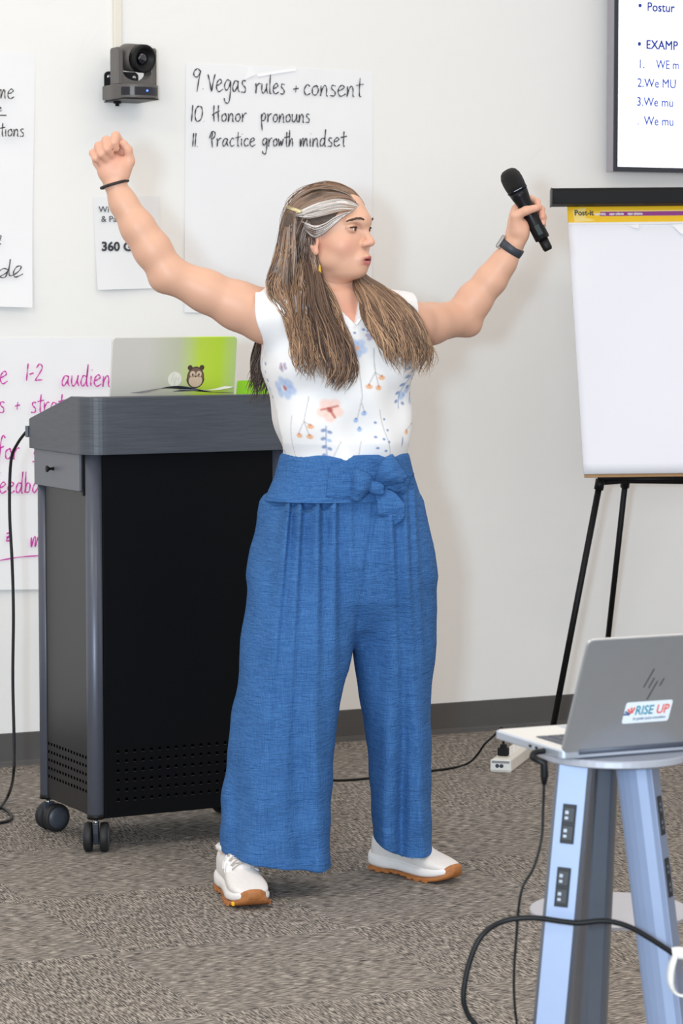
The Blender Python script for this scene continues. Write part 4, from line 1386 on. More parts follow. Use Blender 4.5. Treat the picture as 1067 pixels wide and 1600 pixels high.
SHR, SHL = px(440, 493, 6.62), px(612, 497, 6.735)
ARM_R = [px(440, 493, 6.62), px(415, 494, 6.61), px(372, 478, 6.595), px(322, 455, 6.578), px(263, 428, 6.56), px(238, 390, 6.555), px(215, 355, 6.55), px(193, 318, 6.55), px(180, 289, 6.55)]
RAD_R = [.061, .062, .056, .048, .0415, .0425, .0385, .0305, .0250]
ARM_L = [px(612, 497, 6.735), px(640, 507, 6.78), px(672, 506, 6.84), px(722, 496, 6.93), px(740, 470, 6.93), px(768, 436, 6.925), px(786, 411, 6.92), px(799, 391, 6.915)]
RAD_L = [.061, .055, .049, .0435, .0425, .0370, .0305, .0252]
BUST = [(-.078, .076, 560), (.082, .076, 562)]
def bust_pt(lat, fw, y):
    zc = px(525, y, Y0)[2]
    return np.array((np.interp(zc, TZs, TCx), Y0, zc)) + TL * lat + TF * fw

# ------------------------------------------------------------------ skin
B = Field((px(135, 300, 6.5)[0], 6.36, 0.98), (px(870, 300, 6.9)[0], 7.08, px(170, 200, 6.55)[2] + 0.02), 0.0032)
B.union(torso_fn(-.010), TLO, THI, 0.01)
for q in BUST:
    B.ell(bust_pt(q[0], q[1] - .012, q[2]), np.array([TL, TF, HU]), (.070, .052, .062), .03)
NB = px(533, 468, 6.69)
B.cap(NB - HU * .02, hp3(0, -.022, -.055), .057, .050, .03)
B.cap(SHR + np.array((.02, 0, .015)), NB - HU * .015, .052, .05, .04)
B.cap(SHL + np.array((-.02, 0, .012)), NB - HU * .015, .050, .05, .04)
B.chain(ARM_R, RAD_R, .02)
B.chain(ARM_L, RAD_L, .02)
B.ell(px(253, 436, 6.565), np.eye(3), (.026, .028, .026), .02)      # elbow
B.ell(px(735, 508, 6.935), np.eye(3), (.026, .028, .026), .02)
# her right hand: a fist, palm towards us
def fist(F, wr, Yb, fingers, palm_r, k=.004):
    for (m, p, d, t, r) in fingers:
        P4 = [px(q[0], q[1], Yb + q[2]) for q in (m, p, d, t)]
        F.cap(wr, P4[0], .019, palm_r, .012)
    for (m, p, d, t, r) in fingers:
        P4 = [px(q[0], q[1], Yb + q[2]) for q in (m, p, d, t)]
        for a, b, ra, rb in ((0, 1, r * 1.12, r * 1.06), (1, 2, r * 1.04, r * .98), (2, 3, r * .96, r * .84)):
            F.cap(P4[a], P4[b], ra, rb, k)
YR = 6.55
WR_R, WR_L = px(180, 287, YR), px(800, 388, 6.912)
FIST = [((197, 237, .020), (181, 212, -.004), (178, 223, -.030), (182, 232, -.024), .0098),
        ((182, 238, .022), (166, 219, -.008), (167, 233, -.036), (173, 241, -.026), .0102),
        ((167, 244, .020), (154, 228, -.006), (158, 241, -.034), (164, 248, -.026), .0096),
        ((154, 252, .016), (145, 239, -.002), (149, 248, -.028), (155, 253, -.022), .0085)]
fist(B, WR_R, YR, FIST, .0155)
B.ell(px(189, 264, YR - .010), np.eye(3), (.017, .016, .030), .012)
B.ell(px(165, 266, YR - .008), np.eye(3), (.020, .017, .026), .012)
B.cap(px(178, 268, YR), px(172, 250, YR), .024, .022, .012)
TH = [px(193, 274, YR - .004), px(203, 252, YR - .004), px(200, 234, YR - .012), px(193, 224, YR - .018)]
B.cap(TH[0], TH[1], .0145, .0120, .010)
B.cap(TH[1], TH[2], .0115, .0105, .005)
B.cap(TH[2], TH[3], .0105, .0090, .005)
# her left hand closed round the microphone
YM = 6.90
GRIP = [((808, 327, .022), (829, 311, .034), (839, 315, .016), (842, 325, -.004), .0092),
        ((806, 338, .022), (835, 320, .036), (846, 327, .016), (847, 339, -.004), .0096),
        ((807, 350, .022), (840, 333, .034), (849, 339, .014), (848, 349, -.003), .0090),
        ((810, 361, .020), (840, 347, .030), (848, 352, .012), (845, 360, -.001), .0080)]
fist(B, WR_L, YM, GRIP, .0150)
B.cap(px(808, 378, YM), px(812, 350, YM), .020, .018, .012)
B.ell(px(817, 362, YM - .006), np.eye(3), (.017, .020, .026), .012)
TH = [px(808, 360, YM - .010), px(806, 337, YM - .020), px(822, 329, YM - .030), px(838, 325, YM - .026)]
B.cap(TH[0], TH[1], .0165, .0140, .012)
B.cap(TH[1], TH[2], .0130, .0110, .006)
B.cap(TH[2], TH[3], .0110, .0092, .005)
VB, QB = B.mesh()
VB = relax(VB, QB, 2, .4)
del B
# legs, inside the trousers and shoes
tR, tL_ = on_floor(398, 1423), on_floor(714, 1381)
hR = Vector((tR.x, tR.y, 0)) - Vector((.27, -.963, 0)) * .282
hL = on_floor(579, 1354)
dl = (Vector((tL_.x, tL_.y, 0)) - Vector((hL.x, hL.y, 0)))
hL = Vector((tL_.x, tL_.y, 0)) - dl.normalized() * .276
ANK_R = A3(hR) + A3((Vector((tR.x, tR.y, 0)) - hR).normalized()) * .060 + HU * .10
ANK_L = A3(hL) + A3((Vector((tL_.x, tL_.y, 0)) - hL).normalized()) * .060 + HU * .10
G = Field((-.42, 6.40, 0.03), (.40, 7.0, 1.06), .008)
HIPC = px(535, 800, 6.70)
G.ell(HIPC, np.array([TL, TF, HU]), (.165, .120, .11), .03)
G.cap(HIPC, px(538, 745, 6.68), .10, .09, .04)
for kn, an in ((px(452, 1080, 6.62), ANK_R), (px(618, 1080, 6.72), ANK_L)):
    hip = HIPC + (TL * -.085 if an is ANK_R else TL * .085) - HU * .05
    G.cap(hip, kn, .085, .055, .03)
    G.cap(kn, an, .054, .028, .02)
VG, QG = G.mesh()
del G

# ------------------------------------------------------------------ head
def hb(*p):
    return hp3(*p)
Hf = Field(HC - np.array((.14, .14, .20)), HC + np.array((.14, .14, .15)), .0019)
E_ = lambda c, r, k=.02, op='u': Hf.ell(hb(*c), HR, r, k, op)
K_ = lambda a, b, ra, rb, k=.01, op='u': Hf.cap(hb(*a), hb(*b), ra, rb, k, op)
E_((0, -.010, .036), (.072, .094, .080))
E_((0, .032, -.022), (.056, .062, .082), .03)
E_((0, .044, -.056), (.042, .048, .034), .02)
E_((0, .076, -.074), (.020, .020, .016), .02)              # chin
E_((0, .032, -.078), (.034, .046, .016), .02)              # soft under-chin
for s in (-1, 1):
    E_((s * .038, .050, -.018), (.024, .028, .026), .02)   # cheeks
    E_((s * .045, .014, -.052), (.014, .030, .018), .02)   # jaw angle
    K_((s * .010, .0905, .034), (s * .040, .076, .038), .009, .008, .014)   # brow ridge
K_((0, .082, .050), (0, .064, .080), .014, .014, .04)
K_((0, .0885, .026), (0, .108, -.0065), .0072, .0092, .010)  # nose
E_((0, .1105, -.0115), (.0105, .0105, .0095), .006)
for s in (-1, 1):
    E_((s * .0100, .099, -.0150), (.0072, .011, .0076), .005)
    E_((s * .0065, .103, -.0225), (.0034, .0050, .0030), .002, 's')
for s in (-1, 1):
    E_((s * .032, .0895, .0215), (.0165, .0130, .0110), .010, 's')   # sockets
    E_((s * .0315, .0735, .0205), (.0155, .0155, .0125), .003)       # lids
    E_((s * .0310, .0905, .0195), (.0125, .0062, .0046), .0015, 's') # opening
# mouth
E_((0, .091, -.050), (.024, .014, .018), .012)
K_((-.019, .0935, -.0515), (-.004, .1035, -.0460), .0035, .0052, .004)
K_((.019, .0935, -.0515), (.004, .1035, -.0460), .0035, .0052, .004)
K_((-.004, .1035, -.0460), (.004, .1035, -.0460), .0052, .0052, .003)
K_((-.016, .0935, -.0555), (0, .1020, -.0595), .0040, .0060, .004)
K_((.016, .0935, -.0555), (0, .1020, -.0595), .0040, .0060, .004)
E_((0, .105, -.0525), (.0150, .009, .0015), .0012, 's')
# ears
for s in (-1, 1):
    E_((s * .0700, -.006, -.008), (.0070, .0160, .026), .006)
    E_((s * .0760, -.004, -.005), (.0050, .0095, .016), .004, 's')
    E_((s * .0700, .001, -.033), (.006, .008, .009), .006)
# neck
Hf.cap(hb(0, -.022, -.050), A3(NB) - HU * .06, .050, .056, .020)
VH, QH = Hf.mesh()
del Hf
VH = relax(VH, QH, 1, .4)
keep = VH[:, 2] > HC[2] - .185
# skin tint
def skin_tint(V):
    t = np.repeat(l3(219, 171, 145)[None], len(V), 0)
    n = np.sin(V[:, 0] * 61) * np.sin(V[:, 1] * 53 + 1) * np.sin(V[:, 2] * 57 + 2)
    return t * (1 + .03 * n[:, None])
tH = skin_tint(VH)
L = (VH - HC) @ HR.T
def blend(t, mask, col):
    return t * (1 - mask[:, None]) + col[None] * mask[:, None]
def gs(c, r):
    return np.exp(-(((L - np.array(c)) / np.array(r)) ** 2).sum(1))
for s in (-1, 1):
    tH = blend(tH, .45 * gs((s * .045, .07, -.022), (.026, .04, .024)), l3(222, 150, 132))
    tH = blend(tH, .55 * gs((s * .07, -.005, 0), (.02, .03, .04)), l3(222, 150, 132))
    tH = blend(tH, .35 * gs((s * .031, .085, .014), (.02, .03, .009)), l3(176, 128, 112))
tH = blend(tH, .35 * gs((0, .112, -.012), (.016, .02, .014)), l3(226, 150, 130))
tH = blend(tH, .40 * np.clip((-.095 - L[:, 2]) / .03, 0, 1), l3(222, 150, 130))
lipU = np.exp(-((np.abs(L[:, 0]) / .020) ** 4)) * np.exp(-(((L[:, 2] + .0470 + .0045 * (np.abs(L[:, 0]) / .018)) / .0050) ** 4)) * (L[:, 1] > .088)
lipL = np.exp(-((np.abs(L[:, 0]) / .018) ** 4)) * np.exp(-(((L[:, 2] + .0595) / .0062) ** 4)) * (L[:, 1] > .088)
tH = blend(tH, np.clip(lipU + lipL, 0, 1) * .85, l3(176, 84, 88))
inm = np.exp(-((np.abs(L[:, 0]) / .016) ** 4)) * np.exp(-(((L[:, 2] + .0530) / .0026) ** 4)) * (L[:, 1] > .086)
tH = blend(tH, np.clip(inm, 0, 1) * .8, l3(84, 34, 36))
for s in (-1, 1):       # lash line and upper-lid shade
    ds = np.abs(L[:, 0] - s * .031)
    ln = np.exp(-((ds / .0150) ** 4)) * np.exp(-(((L[:, 2] - .0243 + (ds / .02) ** 2 * .004) / .0024) ** 2)) * (L[:, 1] > .068)
    tH = blend(tH, np.clip(ln, 0, 1) * .85, l3(58, 40, 36))
tB = skin_tint(VB)
def hand_pink(V, t, c, r):
    m = .45 * np.exp(-(((V - c) / r) ** 2).sum(1))
    return t * (1 - m[:, None]) + l3(226, 150, 132)[None] * m[:, None]
tB = hand_pink(VB, tB, px(172, 245, YR), .05)
tB = hand_pink(VB, tB, px(835, 335, YM), .04)
# chest skin in the neckline is flushed
tB = hand_pink(VB, tB, px(550, 490, 6.58), np.array((.05, .1, .07)))
V_all = np.concatenate([VB, VH, VG])
Q_all = np.concatenate([QB, QH[keep[QH].all(1)] + len(VB), QG + len(VB) + len(VH)])
t_all = np.concatenate([tB, tH, skin_tint(VG)])
M_SKIN = attr_mat('skin', rough=0.48, bump=0.05, bscale=320, spec=0.45, sss=0.12, bdist=0.001)
body = np_mesh('body', V_all, Q_all, M_SKIN, person, t_all)
# eyes
M_EYE = mat('eye_white', rgb(226, 220, 214), 0.15, var=0.0)
M_IRIS = mat('iris_brown', rgb(74, 52, 40), 0.1, var=0.1)
M_PUPIL = mat('pupil', rgb(10, 8, 8), 0.08, var=0.0)
M_BROW = mat('brow_hair', rgb(84, 62, 50), 0.7, var=0.15)
gaze = (HF * .96 + HL * .08).copy()
gaze = gaze / np.linalg.norm(gaze)
for s in (-1, 1):
    ec = hb(s * .0310, .0765, .0200)
    Me = along(Vector(ec), Vector(ec + gaze))
    R_ = .0112
    ey = lathe_obj('eye', [(R_ * math.sin(a), -R_ * math.cos(a)) for a in [math.pi * (k + .02) / 16 for k in range(17)]], PARENT_MAT(person).inverted() @ Me, M_EYE, person, 20)
    lathe_obj('iris', [(.0054, R_ - .0011), (.0048, R_ - .0002), (.0026, R_ + .0003)], PARENT_MAT(person).inverted() @ Me, M_IRIS, ey, 18)
    lathe_obj('pupil', [(.0026, R_ + .0001), (.0020, R_ + .0005), (.0006, R_ + .0006)], PARENT_MAT(person).inverted() @ Me, M_PUPIL, ey, 14)
    lsh = []
    for k in range(9):
        dx = -.0125 + .026 * k / 8
        zz = .0250 - (dx / .02) ** 2 * .0050
        yy = .0735 + .0155 * math.sqrt(max(0, 1 - (dx / .0157) ** 2 - ((zz - .0205) / .0125) ** 2)) + .0006
        lsh.append(hb(s * (.0315 + dx), yy, zz))
    v_, f_ = sweep(catmull(lsh, 3), [.0010 + .0007 * (i / 24) for i in range(25)], 6)
    data_obj('eyelashes', v_, f_, mat('lash', rgb(40, 28, 26), 0.7, var=0.1), person, True, True)
    # brow: short overlapping hairs
    V, F = [], []
    for k in range(46):
        u = k / 45
        c0 = np.array((s * (.010 + .036 * u), .1005 - .004 * u - .020 * u * u, .0395 + .0065 * math.sin(u * 2.4) - .0055 * u ** 3 + RNG.uniform(-.0012, .0012)))
        dr = np.array((s * .0080, -.0035, .0030 - .0045 * u))
        c0[1] += .0015 + .0026 * math.sin(math.pi * u)
        v, f = sweep([hb(*c0), hb(*(c0 + dr * .5 + np.array((0, .0006, 0)))), hb(*(c0 + dr))], [.0017, .0019, .0004], 4)
        n0 = len(V)
        V += v
        F += [tuple(i + n0 for i in q) for q in f]
    data_obj('eyebrow', V, F, M_BROW, person, True, True)['kind'] = 'stuff'
# ================================================================== CLOTHES
# ---- blouse
S = Field((TCx.min() - .26, Y0 - .235, TZs[0] - .01), (TCx.max() + .26, Y0 + .22, px(390, 440, 6.6)[2] + .03), .0026)
S.union(torso_fn(.004), TLO - .02, THI + .02, .01)
for q in BUST:
    S.ell(bust_pt(*q), np.array([TL, TF, HU]), (.076, .056, .068), .035)
S.cap(SHR + np.array((.02, 0, .012)), NB - HU * .010, .058, .052, .04)
S.cap(SHL + np.array((-.02, 0, .010)), NB - HU * .010, .056, .052, .04)
slR0, slR1 = px(455, 503, 6.612), px(372, 486, 6.586)
S.cap(slR0, slR1, .080, .076, .03)
slL0, slL1 = px(596, 500, 6.72), px(660, 507, 6.80)
S.cap(slL0, slL1, .068, .064, .03)
def plane_cut(F, p, n, lo, hi, k=.004):
    n = np.array(n, float)
    n /= np.linalg.norm(n)
    F.union(lambda X, Y, Z: (-( (X - p[0]) * n[0] + (Y - p[1]) * n[1] + (Z - p[2]) * n[2])).astype(np.float32), lo, hi, k, 's')
def soft_cut(F, p, n, lo, hi):
    """remove everything on the side the normal points to, inside the box"""
    sl, P = F.sub(lo, hi)
    n = np.array(n, float)
    n /= np.linalg.norm(n)
    d = (P[0] - p[0]) * n[0] + (P[1] - p[1]) * n[1] + (P[2] - p[2]) * n[2]
    F.f[sl] = np.maximum(F.f[sl], d)
# armholes: slightly slanted planes across each upper arm
pa, pb_ = px(388, 446, 6.60), px(413, 556, 6.60)
dv_ = pb_ - pa
nR = np.array((-dv_[2], 0, dv_[0]))
nR = nR if nR[0] < 0 else -nR
soft_cut(S, pa, nR / np.linalg.norm(nR) + np.array((0, -.12, 0)), S.lo, px(440, 440, 6.6) + np.array((0, .6, .2)))
pa, pb_ = px(640, 474, 6.77), px(651, 545, 6.77)
dv_ = pb_ - pa
nL = np.array((-dv_[2], 0, dv_[0]))
nL = nL if nL[0] > 0 else -nL
soft_cut(S, pa, nL / np.linalg.norm(nL) + np.array((0, .3, 0)), px(600, 560, 6.6) - np.array((0, .3, .25)), S.lo + S.n * S.h)
# hollow out the armholes so the cloth stands off the arm a little
S.cap(px(382, 481, 6.60), px(330, 458, 6.58), .0640, .058, .003, 's')
S.cap(px(660, 508, 6.82), px(705, 501, 6.90), .0560, .052, .003, 's')
# neckline: neck opening and V at the throat
S.cap(NB + HU * .10 + TF * .012, NB - HU * .012 + TF * .012, .066, .062, .004, 's')
vz = px(557, 506, 6.57)[2]
vc = px(557, 506, 6.57)
sl, P = S.sub(vc - np.array((.12, .12, .0)), vc + np.array((.12, .10, .14)))
lat = (P[0] - vc[0]) * TL[0] + (P[1] - vc[1]) * TL[1] + .012 * 0
opening = np.maximum(np.abs(lat + .10 * (P[2] - vz)) - (P[2] - vz) * .52, -(P[2] - vz))
fw_ = (P[0] - vc[0]) * TF[0] + (P[1] - vc[1]) * TF[1]
opening = np.maximum(opening, -(fw_ + .10))
S.f[sl] = np.maximum(S.f[sl], -opening.astype(np.float32))
# folds
X, Y, Z = S.sub(S.lo, S.lo + S.n * S.h)[1]
lat = (X - np.interp(Z[0, 0], TZs, TCx)[None, None]) * TL[0] + (Y - Y0) * TL[1]
zr = Z - TZs[0]
S.f += (.0068 * np.sin(lat * 62 + 2.2 * np.sin(zr * 9)) * np.exp(-(zr / .13)) + .0046 * np.sin(lat * 38 + zr * 22) + .0042 * np.sin(lat * 21 - zr * 41)).astype(np.float32)
VS, QS = S.mesh()
del S
VS = relax(VS, QS, 2, .45)
# floral print: stamps laid out on the cloth (lateral and height coordinates of the cloth)
cxv = np.interp(VS[:, 2], TZs, TCx)
front_m = ((VS[:, 0] - cxv) * TF[0] + (VS[:, 1] - Y0) * TF[1]) > -.03
tS = np.repeat(l3(238, 237, 238)[None], len(VS), 0)
FR = Vector((TL[0], TL[1], 0))
def arc(x, y, z):
    cx, a, b = np.interp(z, TZs, TCx), np.interp(z, TZs, TA), np.interp(z, TZs, TB)
    u = ((x - cx) * TL[0] + (y - Y0) * TL[1]) / a
    v = ((x - cx) * TF[0] + (y - Y0) * TF[1]) / b
    return np.arctan2(u, v) * .150
cloth = np.stack([arc(VS[:, 0], VS[:, 1], VS[:, 2]), VS[:, 2]], 1)
def cl(x, y):
    for k in range(40):
        p = px(x, y, Y0 - .17 + k * .006)
        z = p[2]
        cx, a, b = np.interp(z, TZs, TCx), np.interp(z, TZs, TA), np.interp(z, TZs, TB)
        u = ((p[0] - cx) * TL[0] + (p[1] - Y0) * TL[1]) / a
        v = ((p[0] - cx) * TF[0] + (p[1] - Y0) * TF[1]) / b
        if u * u + v * v < 1.02:
            break
    return np.array([arc(p[0], p[1], z), z])
def paint(mask, col, a):
    global tS
    m = np.clip(mask, 0, 1) * a * front_m
    tS = tS * (1 - m[:, None]) + np.array(col)[None] * m[:, None]
PXM = 1 / 650.0
def blob(x, y, rx, ry, col, a=.9, ang=0.0):
    c = cl(x, y)
    d = cloth - c
    ca, sa = math.cos(ang), math.sin(ang)
    u, v = (d[:, 0] * ca + d[:, 1] * sa) / (rx * PXM * .93), (-d[:, 0] * sa + d[:, 1] * ca) / (ry * PXM)
    paint(np.clip(2.2 - 2.0 * np.sqrt(u * u + v * v), 0, 1), col, a)
def stem(pts, w, col, a=.55):
    q = [cl(*p) for p in pts]
    m = np.zeros(len(cloth))
    for i in range(len(q) - 1):
        d = q[i + 1] - q[i]
        t = np.clip(((cloth - q[i]) @ d) / (d @ d), 0, 1)
        r = np.linalg.norm(cloth - q[i] - t[:, None] * d, axis=1)
        m = np.maximum(m, np.clip(1.6 - r / (w * PXM), 0, 1))
    paint(m, col, a)
BLUE, DBLUE, PEACH, RUST, ORNG, LILAC, GREYS = l3(150, 180, 226), l3(78, 118, 178), l3(246, 196, 178), l3(178, 76, 66), l3(232, 168, 112), l3(150, 128, 168), l3(128, 122, 124)
def flower(x, y, r, col, core, n=5, rot=0.3):
    for k in range(n):
        a = rot + 2 * math.pi * k / n
        blob(x + r * .55 * math.cos(a), y + r * .55 * math.sin(a), r * .52, r * .46, col, .62, -a)
    blob(x, y, r * .26, r * .24, core, .8)
def leafy(x, y0, y1, dx=0, step=13):
    y = y0
    k = 0
    stem([(x, y0 - 6), (x + dx, y1 + 6)], .9, DBLUE, .6)
    while y < y1:
        f = (y - y0) / (y1 - y0)
        blob(x + dx * f - 4, y, 5, 3.2, DBLUE, .75, .4)
        blob(x + dx * f + 4.5, y + 3, 4.6, 3, BLUE if k % 2 else DBLUE, .75, -.4)
        y += step
        k += 1
def sprig(x, y, s=1.0):
    stem([(x - 4, y - 60 * s), (x - 6, y - 22 * s), (x, y)], .8, GREYS, .45)
    stem([(x - 6, y - 22 * s), (x - 14, y - 4)], .8, GREYS, .45)
    stem([(x - 6, y - 22 * s), (x + 3, y - 16)], .8, GREYS, .45)
    for dx, dy in ((0, 2), (-14, 0), (3, -14)):
        blob(x + dx, y + dy, 6, 4.2, ORNG, .85)
        blob(x + dx, y + dy - 3, 2.2, 1.6, RUST, .6)
flower(453, 606, 19, BLUE, RUST, 6)
flower(517, 640, 20, PEACH, RUST, 5)
stem([(505, 640), (528, 634)], 1.4, RUST, .7); stem([(517, 640), (524, 652)], 1.6, RUST, .7)
flower(558, 544, 16, BLUE, ORNG, 5)
flower(414, 535, 17, PEACH, RUST, 5)
flower(634, 615, 17, BLUE, LILAC, 5)
flower(455, 573, 8, LILAC, RUST, 5)
flower(577, 525, 8, LILAC, GREYS, 4)
flower(402, 452, 7, LILAC, GREYS, 4)
flower(630, 478, 7, BLUE, DBLUE, 4)
flower(538, 511, 6, BLUE, DBLUE, 4)
leafy(418, 565, 625, 6)
leafy(512, 672, 712, 0)
leafy(620, 575, 632, 2)
sprig(489, 680); sprig(587, 604); sprig(640, 675, .6)
for pts in ([(559, 560), (563, 620), (558, 655)], [(563, 630), (568, 645)], [(465, 650), (462, 690), (464, 712)], [(588, 640), (592, 670), (600, 715)], [(435, 640), (438, 690)], [(565, 690), (556, 725)], [(533, 690), (522, 715)]):
    stem(pts, .8, GREYS, .4)
for x, y in ((556, 657), (567, 646), (562, 671)):
    blob(x, y, 4.6, 4.2, BLUE, .85)
    blob(x, y - 3, 2, 1.6, DBLUE, .8)
for x, y in ((583, 660), (596, 655), (597, 672), (584, 683), (591, 686), (598, 690), (586, 700), (594, 704), (588, 714), (480, 545), (483, 556), (487, 548), (476, 570), (480, 578), (553, 520), (566, 515), (571, 517)):
    blob(x, y, 2.6, 2.2, DBLUE, .8)
blob(443, 705, 3, 5, LILAC, .8); blob(620, 690, 3, 9, DBLUE, .6); blob(435, 677, 3, 8, BLUE, .5)
M_BLOUSE = attr_mat('floral_blouse_cloth', rough=0.75, bump=0.08, bscale=90, spec=0.2, bdist=0.002)
blouse = np_mesh('blouse', VS, QS, M_BLOUSE, person, tS)
M_BLW = mat('white_cloth_edge', rgb(238, 237, 238), 0.75, var=0.01, spec=0.2)
# collar edges down to the V
for pts in ([(572, 458, 6.645), (571, 472, 6.610), (569, 486, 6.590), (563, 498, 6.572), (556, 507, 6.560)],):
    tube('collar', catmull([px(*p) for p in pts], 5), [.0045] * 5 + [.004] * 11 + [.003] * (len(catmull([px(*p) for p in pts], 5)) - 16), M_BLW, blouse, 8, flat=.5)

# ---- trousers
ROWH = [(766, 424, 650), (772, 414, 658), (782, 407, 663), (800, 402, 666), (850, 395, 676), (900, 392, 678), (940, 420, 655), (975, 490, 605), (998, 530, 570)]
ROWL = [(800, 425, 530), (860, 399, 538), (900, 388, 543), (950, 382, 547), (1000, 375, 550), (1050, 371, 544), (1100, 362, 529), (1150, 356, 521), (1200, 351, 517), (1250, 346, 513), (1300, 343, 512), (1360, 342, 511)]
ROWR = [(800, 540, 645), (860, 540, 672), (900, 542, 680), (950, 545, 683), (1000, 550, 682), (1050, 555, 676), (1100, 562, 673), (1150, 571, 673), (1200, 577, 673), (1250, 580, 674), (1300, 582, 674), (1370, 583, 674)]
def rows(R, Yf):
    z, c, a = [], [], []
    for y, xl, xr in R:
        pl, pr_ = px(xl, y, Yf), px(xr, y, Yf)
        z.append(pl[2]); c.append((pl[0] + pr_[0]) / 2); a.append((pr_[0] - pl[0]) / 2)
    o = np.argsort(z)
    return np.array(z)[o], np.array(c)[o], np.array(a)[o]
YH, YLL, YLR = 6.70, 6.585, 6.76
T = Field((-.34, 6.40, .06), (.30, 6.98, 1.02), .0036)
def tab(R, Yf, bz, ycen, k, yw=0.0):
    z, c, a = rows(R, Yf)
    cy_, sy_ = math.cos(yw), math.sin(yw)
    def fn(X, Y, Z):
        zz = Z[0, 0]
        cx, aa = np.interp(zz, z, c)[None, None], np.interp(zz, z, a)[None, None]
        bb = np.interp(zz, bz[0], bz[1])[None, None]
        yc = np.interp(zz, ycen[0], ycen[1])[None, None]
        u, v = X - cx, Y - yc
        q = (np.abs(u / aa) ** 2.2 + np.abs(v / bb) ** 2.2) ** (1 / 2.2)
        d = (q - 1) * np.minimum(aa, bb)
        return np.maximum(d, np.maximum(Z - z[-1], z[0] - Z)).astype(np.float32)
    T.union(fn, (c.min() - a.max(), Yf - .2, z[0]), (c.max() + a.max(), Yf + .2, z[-1]), k)
tab(ROWH, YH, ((.58, .63, .70, .80, .95), (.030, .095, .136, .152, .128)), ((.5, .95), (6.70, 6.69)), .01)
tab(ROWL, YLL, ((.08, .5, .8), (.122, .132, .150)), ((.08, .6, .85), (YLL, YLL + .04, 6.68)), .032)
tab(ROWR, YLR, ((.08, .5, .8), (.095, .115, .145)), ((.08, .6, .85), (YLR, YLR - .02, 6.70)), .022)
X, Y, Z = T.sub(T.lo, T.lo + T.n * T.h)[1]
ang = np.arctan2(Y - 6.68, X)
d = np.zeros_like(T.f)
ypx = 455 + (1.44 - Z) / 6.6 * 4330           # picture row of a height
xp = 533.5 + X / Y * 4330                     # picture column along the cloth front
frontw = np.clip((6.70 - Y) / .05, 0, 1)
for x0, x1, amp, w0 in ((452, 400, .016, 9), (470, 440, .015, 9), (498, 490, .018, 10), (524, 520, .016, 10), (548, 556, .006, 9), (612, 628, .013, 9), (634, 655, .015, 9), (648, 672, .009, 8)):
    fr_ = np.clip((ypx - 780) / 520, 0, 1.3)
    xl = x0 + (x1 - x0) * fr_
    ww = w0 * (1 + 1.6 * fr_)
    u = (xp - xl) / ww
    A_ = amp * np.clip(1.15 - fr_, 0, 1)
    d -= A_ * np.where(u < 0, np.exp(-u * u), np.exp(-(u * 2.6) ** 2)) * frontw
# centre front seam and long leg folds
fr_ = np.clip((ypx - 790) / 220, 0, 1)
d += .006 * np.exp(-((xp - (585 - 30 * fr_)) / 4) ** 2) * np.clip((1010 - ypx) / 40, 0, 1) * frontw
lw = np.clip((ypx - 980) / 260, 0, 1)
for x0, x1, amp, w0, sgn in ((430, 402, .013, 18, -1), (452, 470, .014, 16, 1), (480, 505, .012, 14, -1), (372, 365, .010, 12, 1), (632, 628, .020, 9, 1), (610, 600, .012, 11, -1), (655, 662, .010, 9, -1)):
    fr_ = np.clip((ypx - 950) / 400, 0, 1)
    d += sgn * amp * lw * np.exp(-((xp - (x0 + (x1 - x0) * fr_)) / w0) ** 2)
d += .0016 * np.sin(X * 70 + Z * 26) + .0014 * np.sin(Z * 63 - X * 31 + Y * 20) * lw
T.f += d.astype(np.float32)
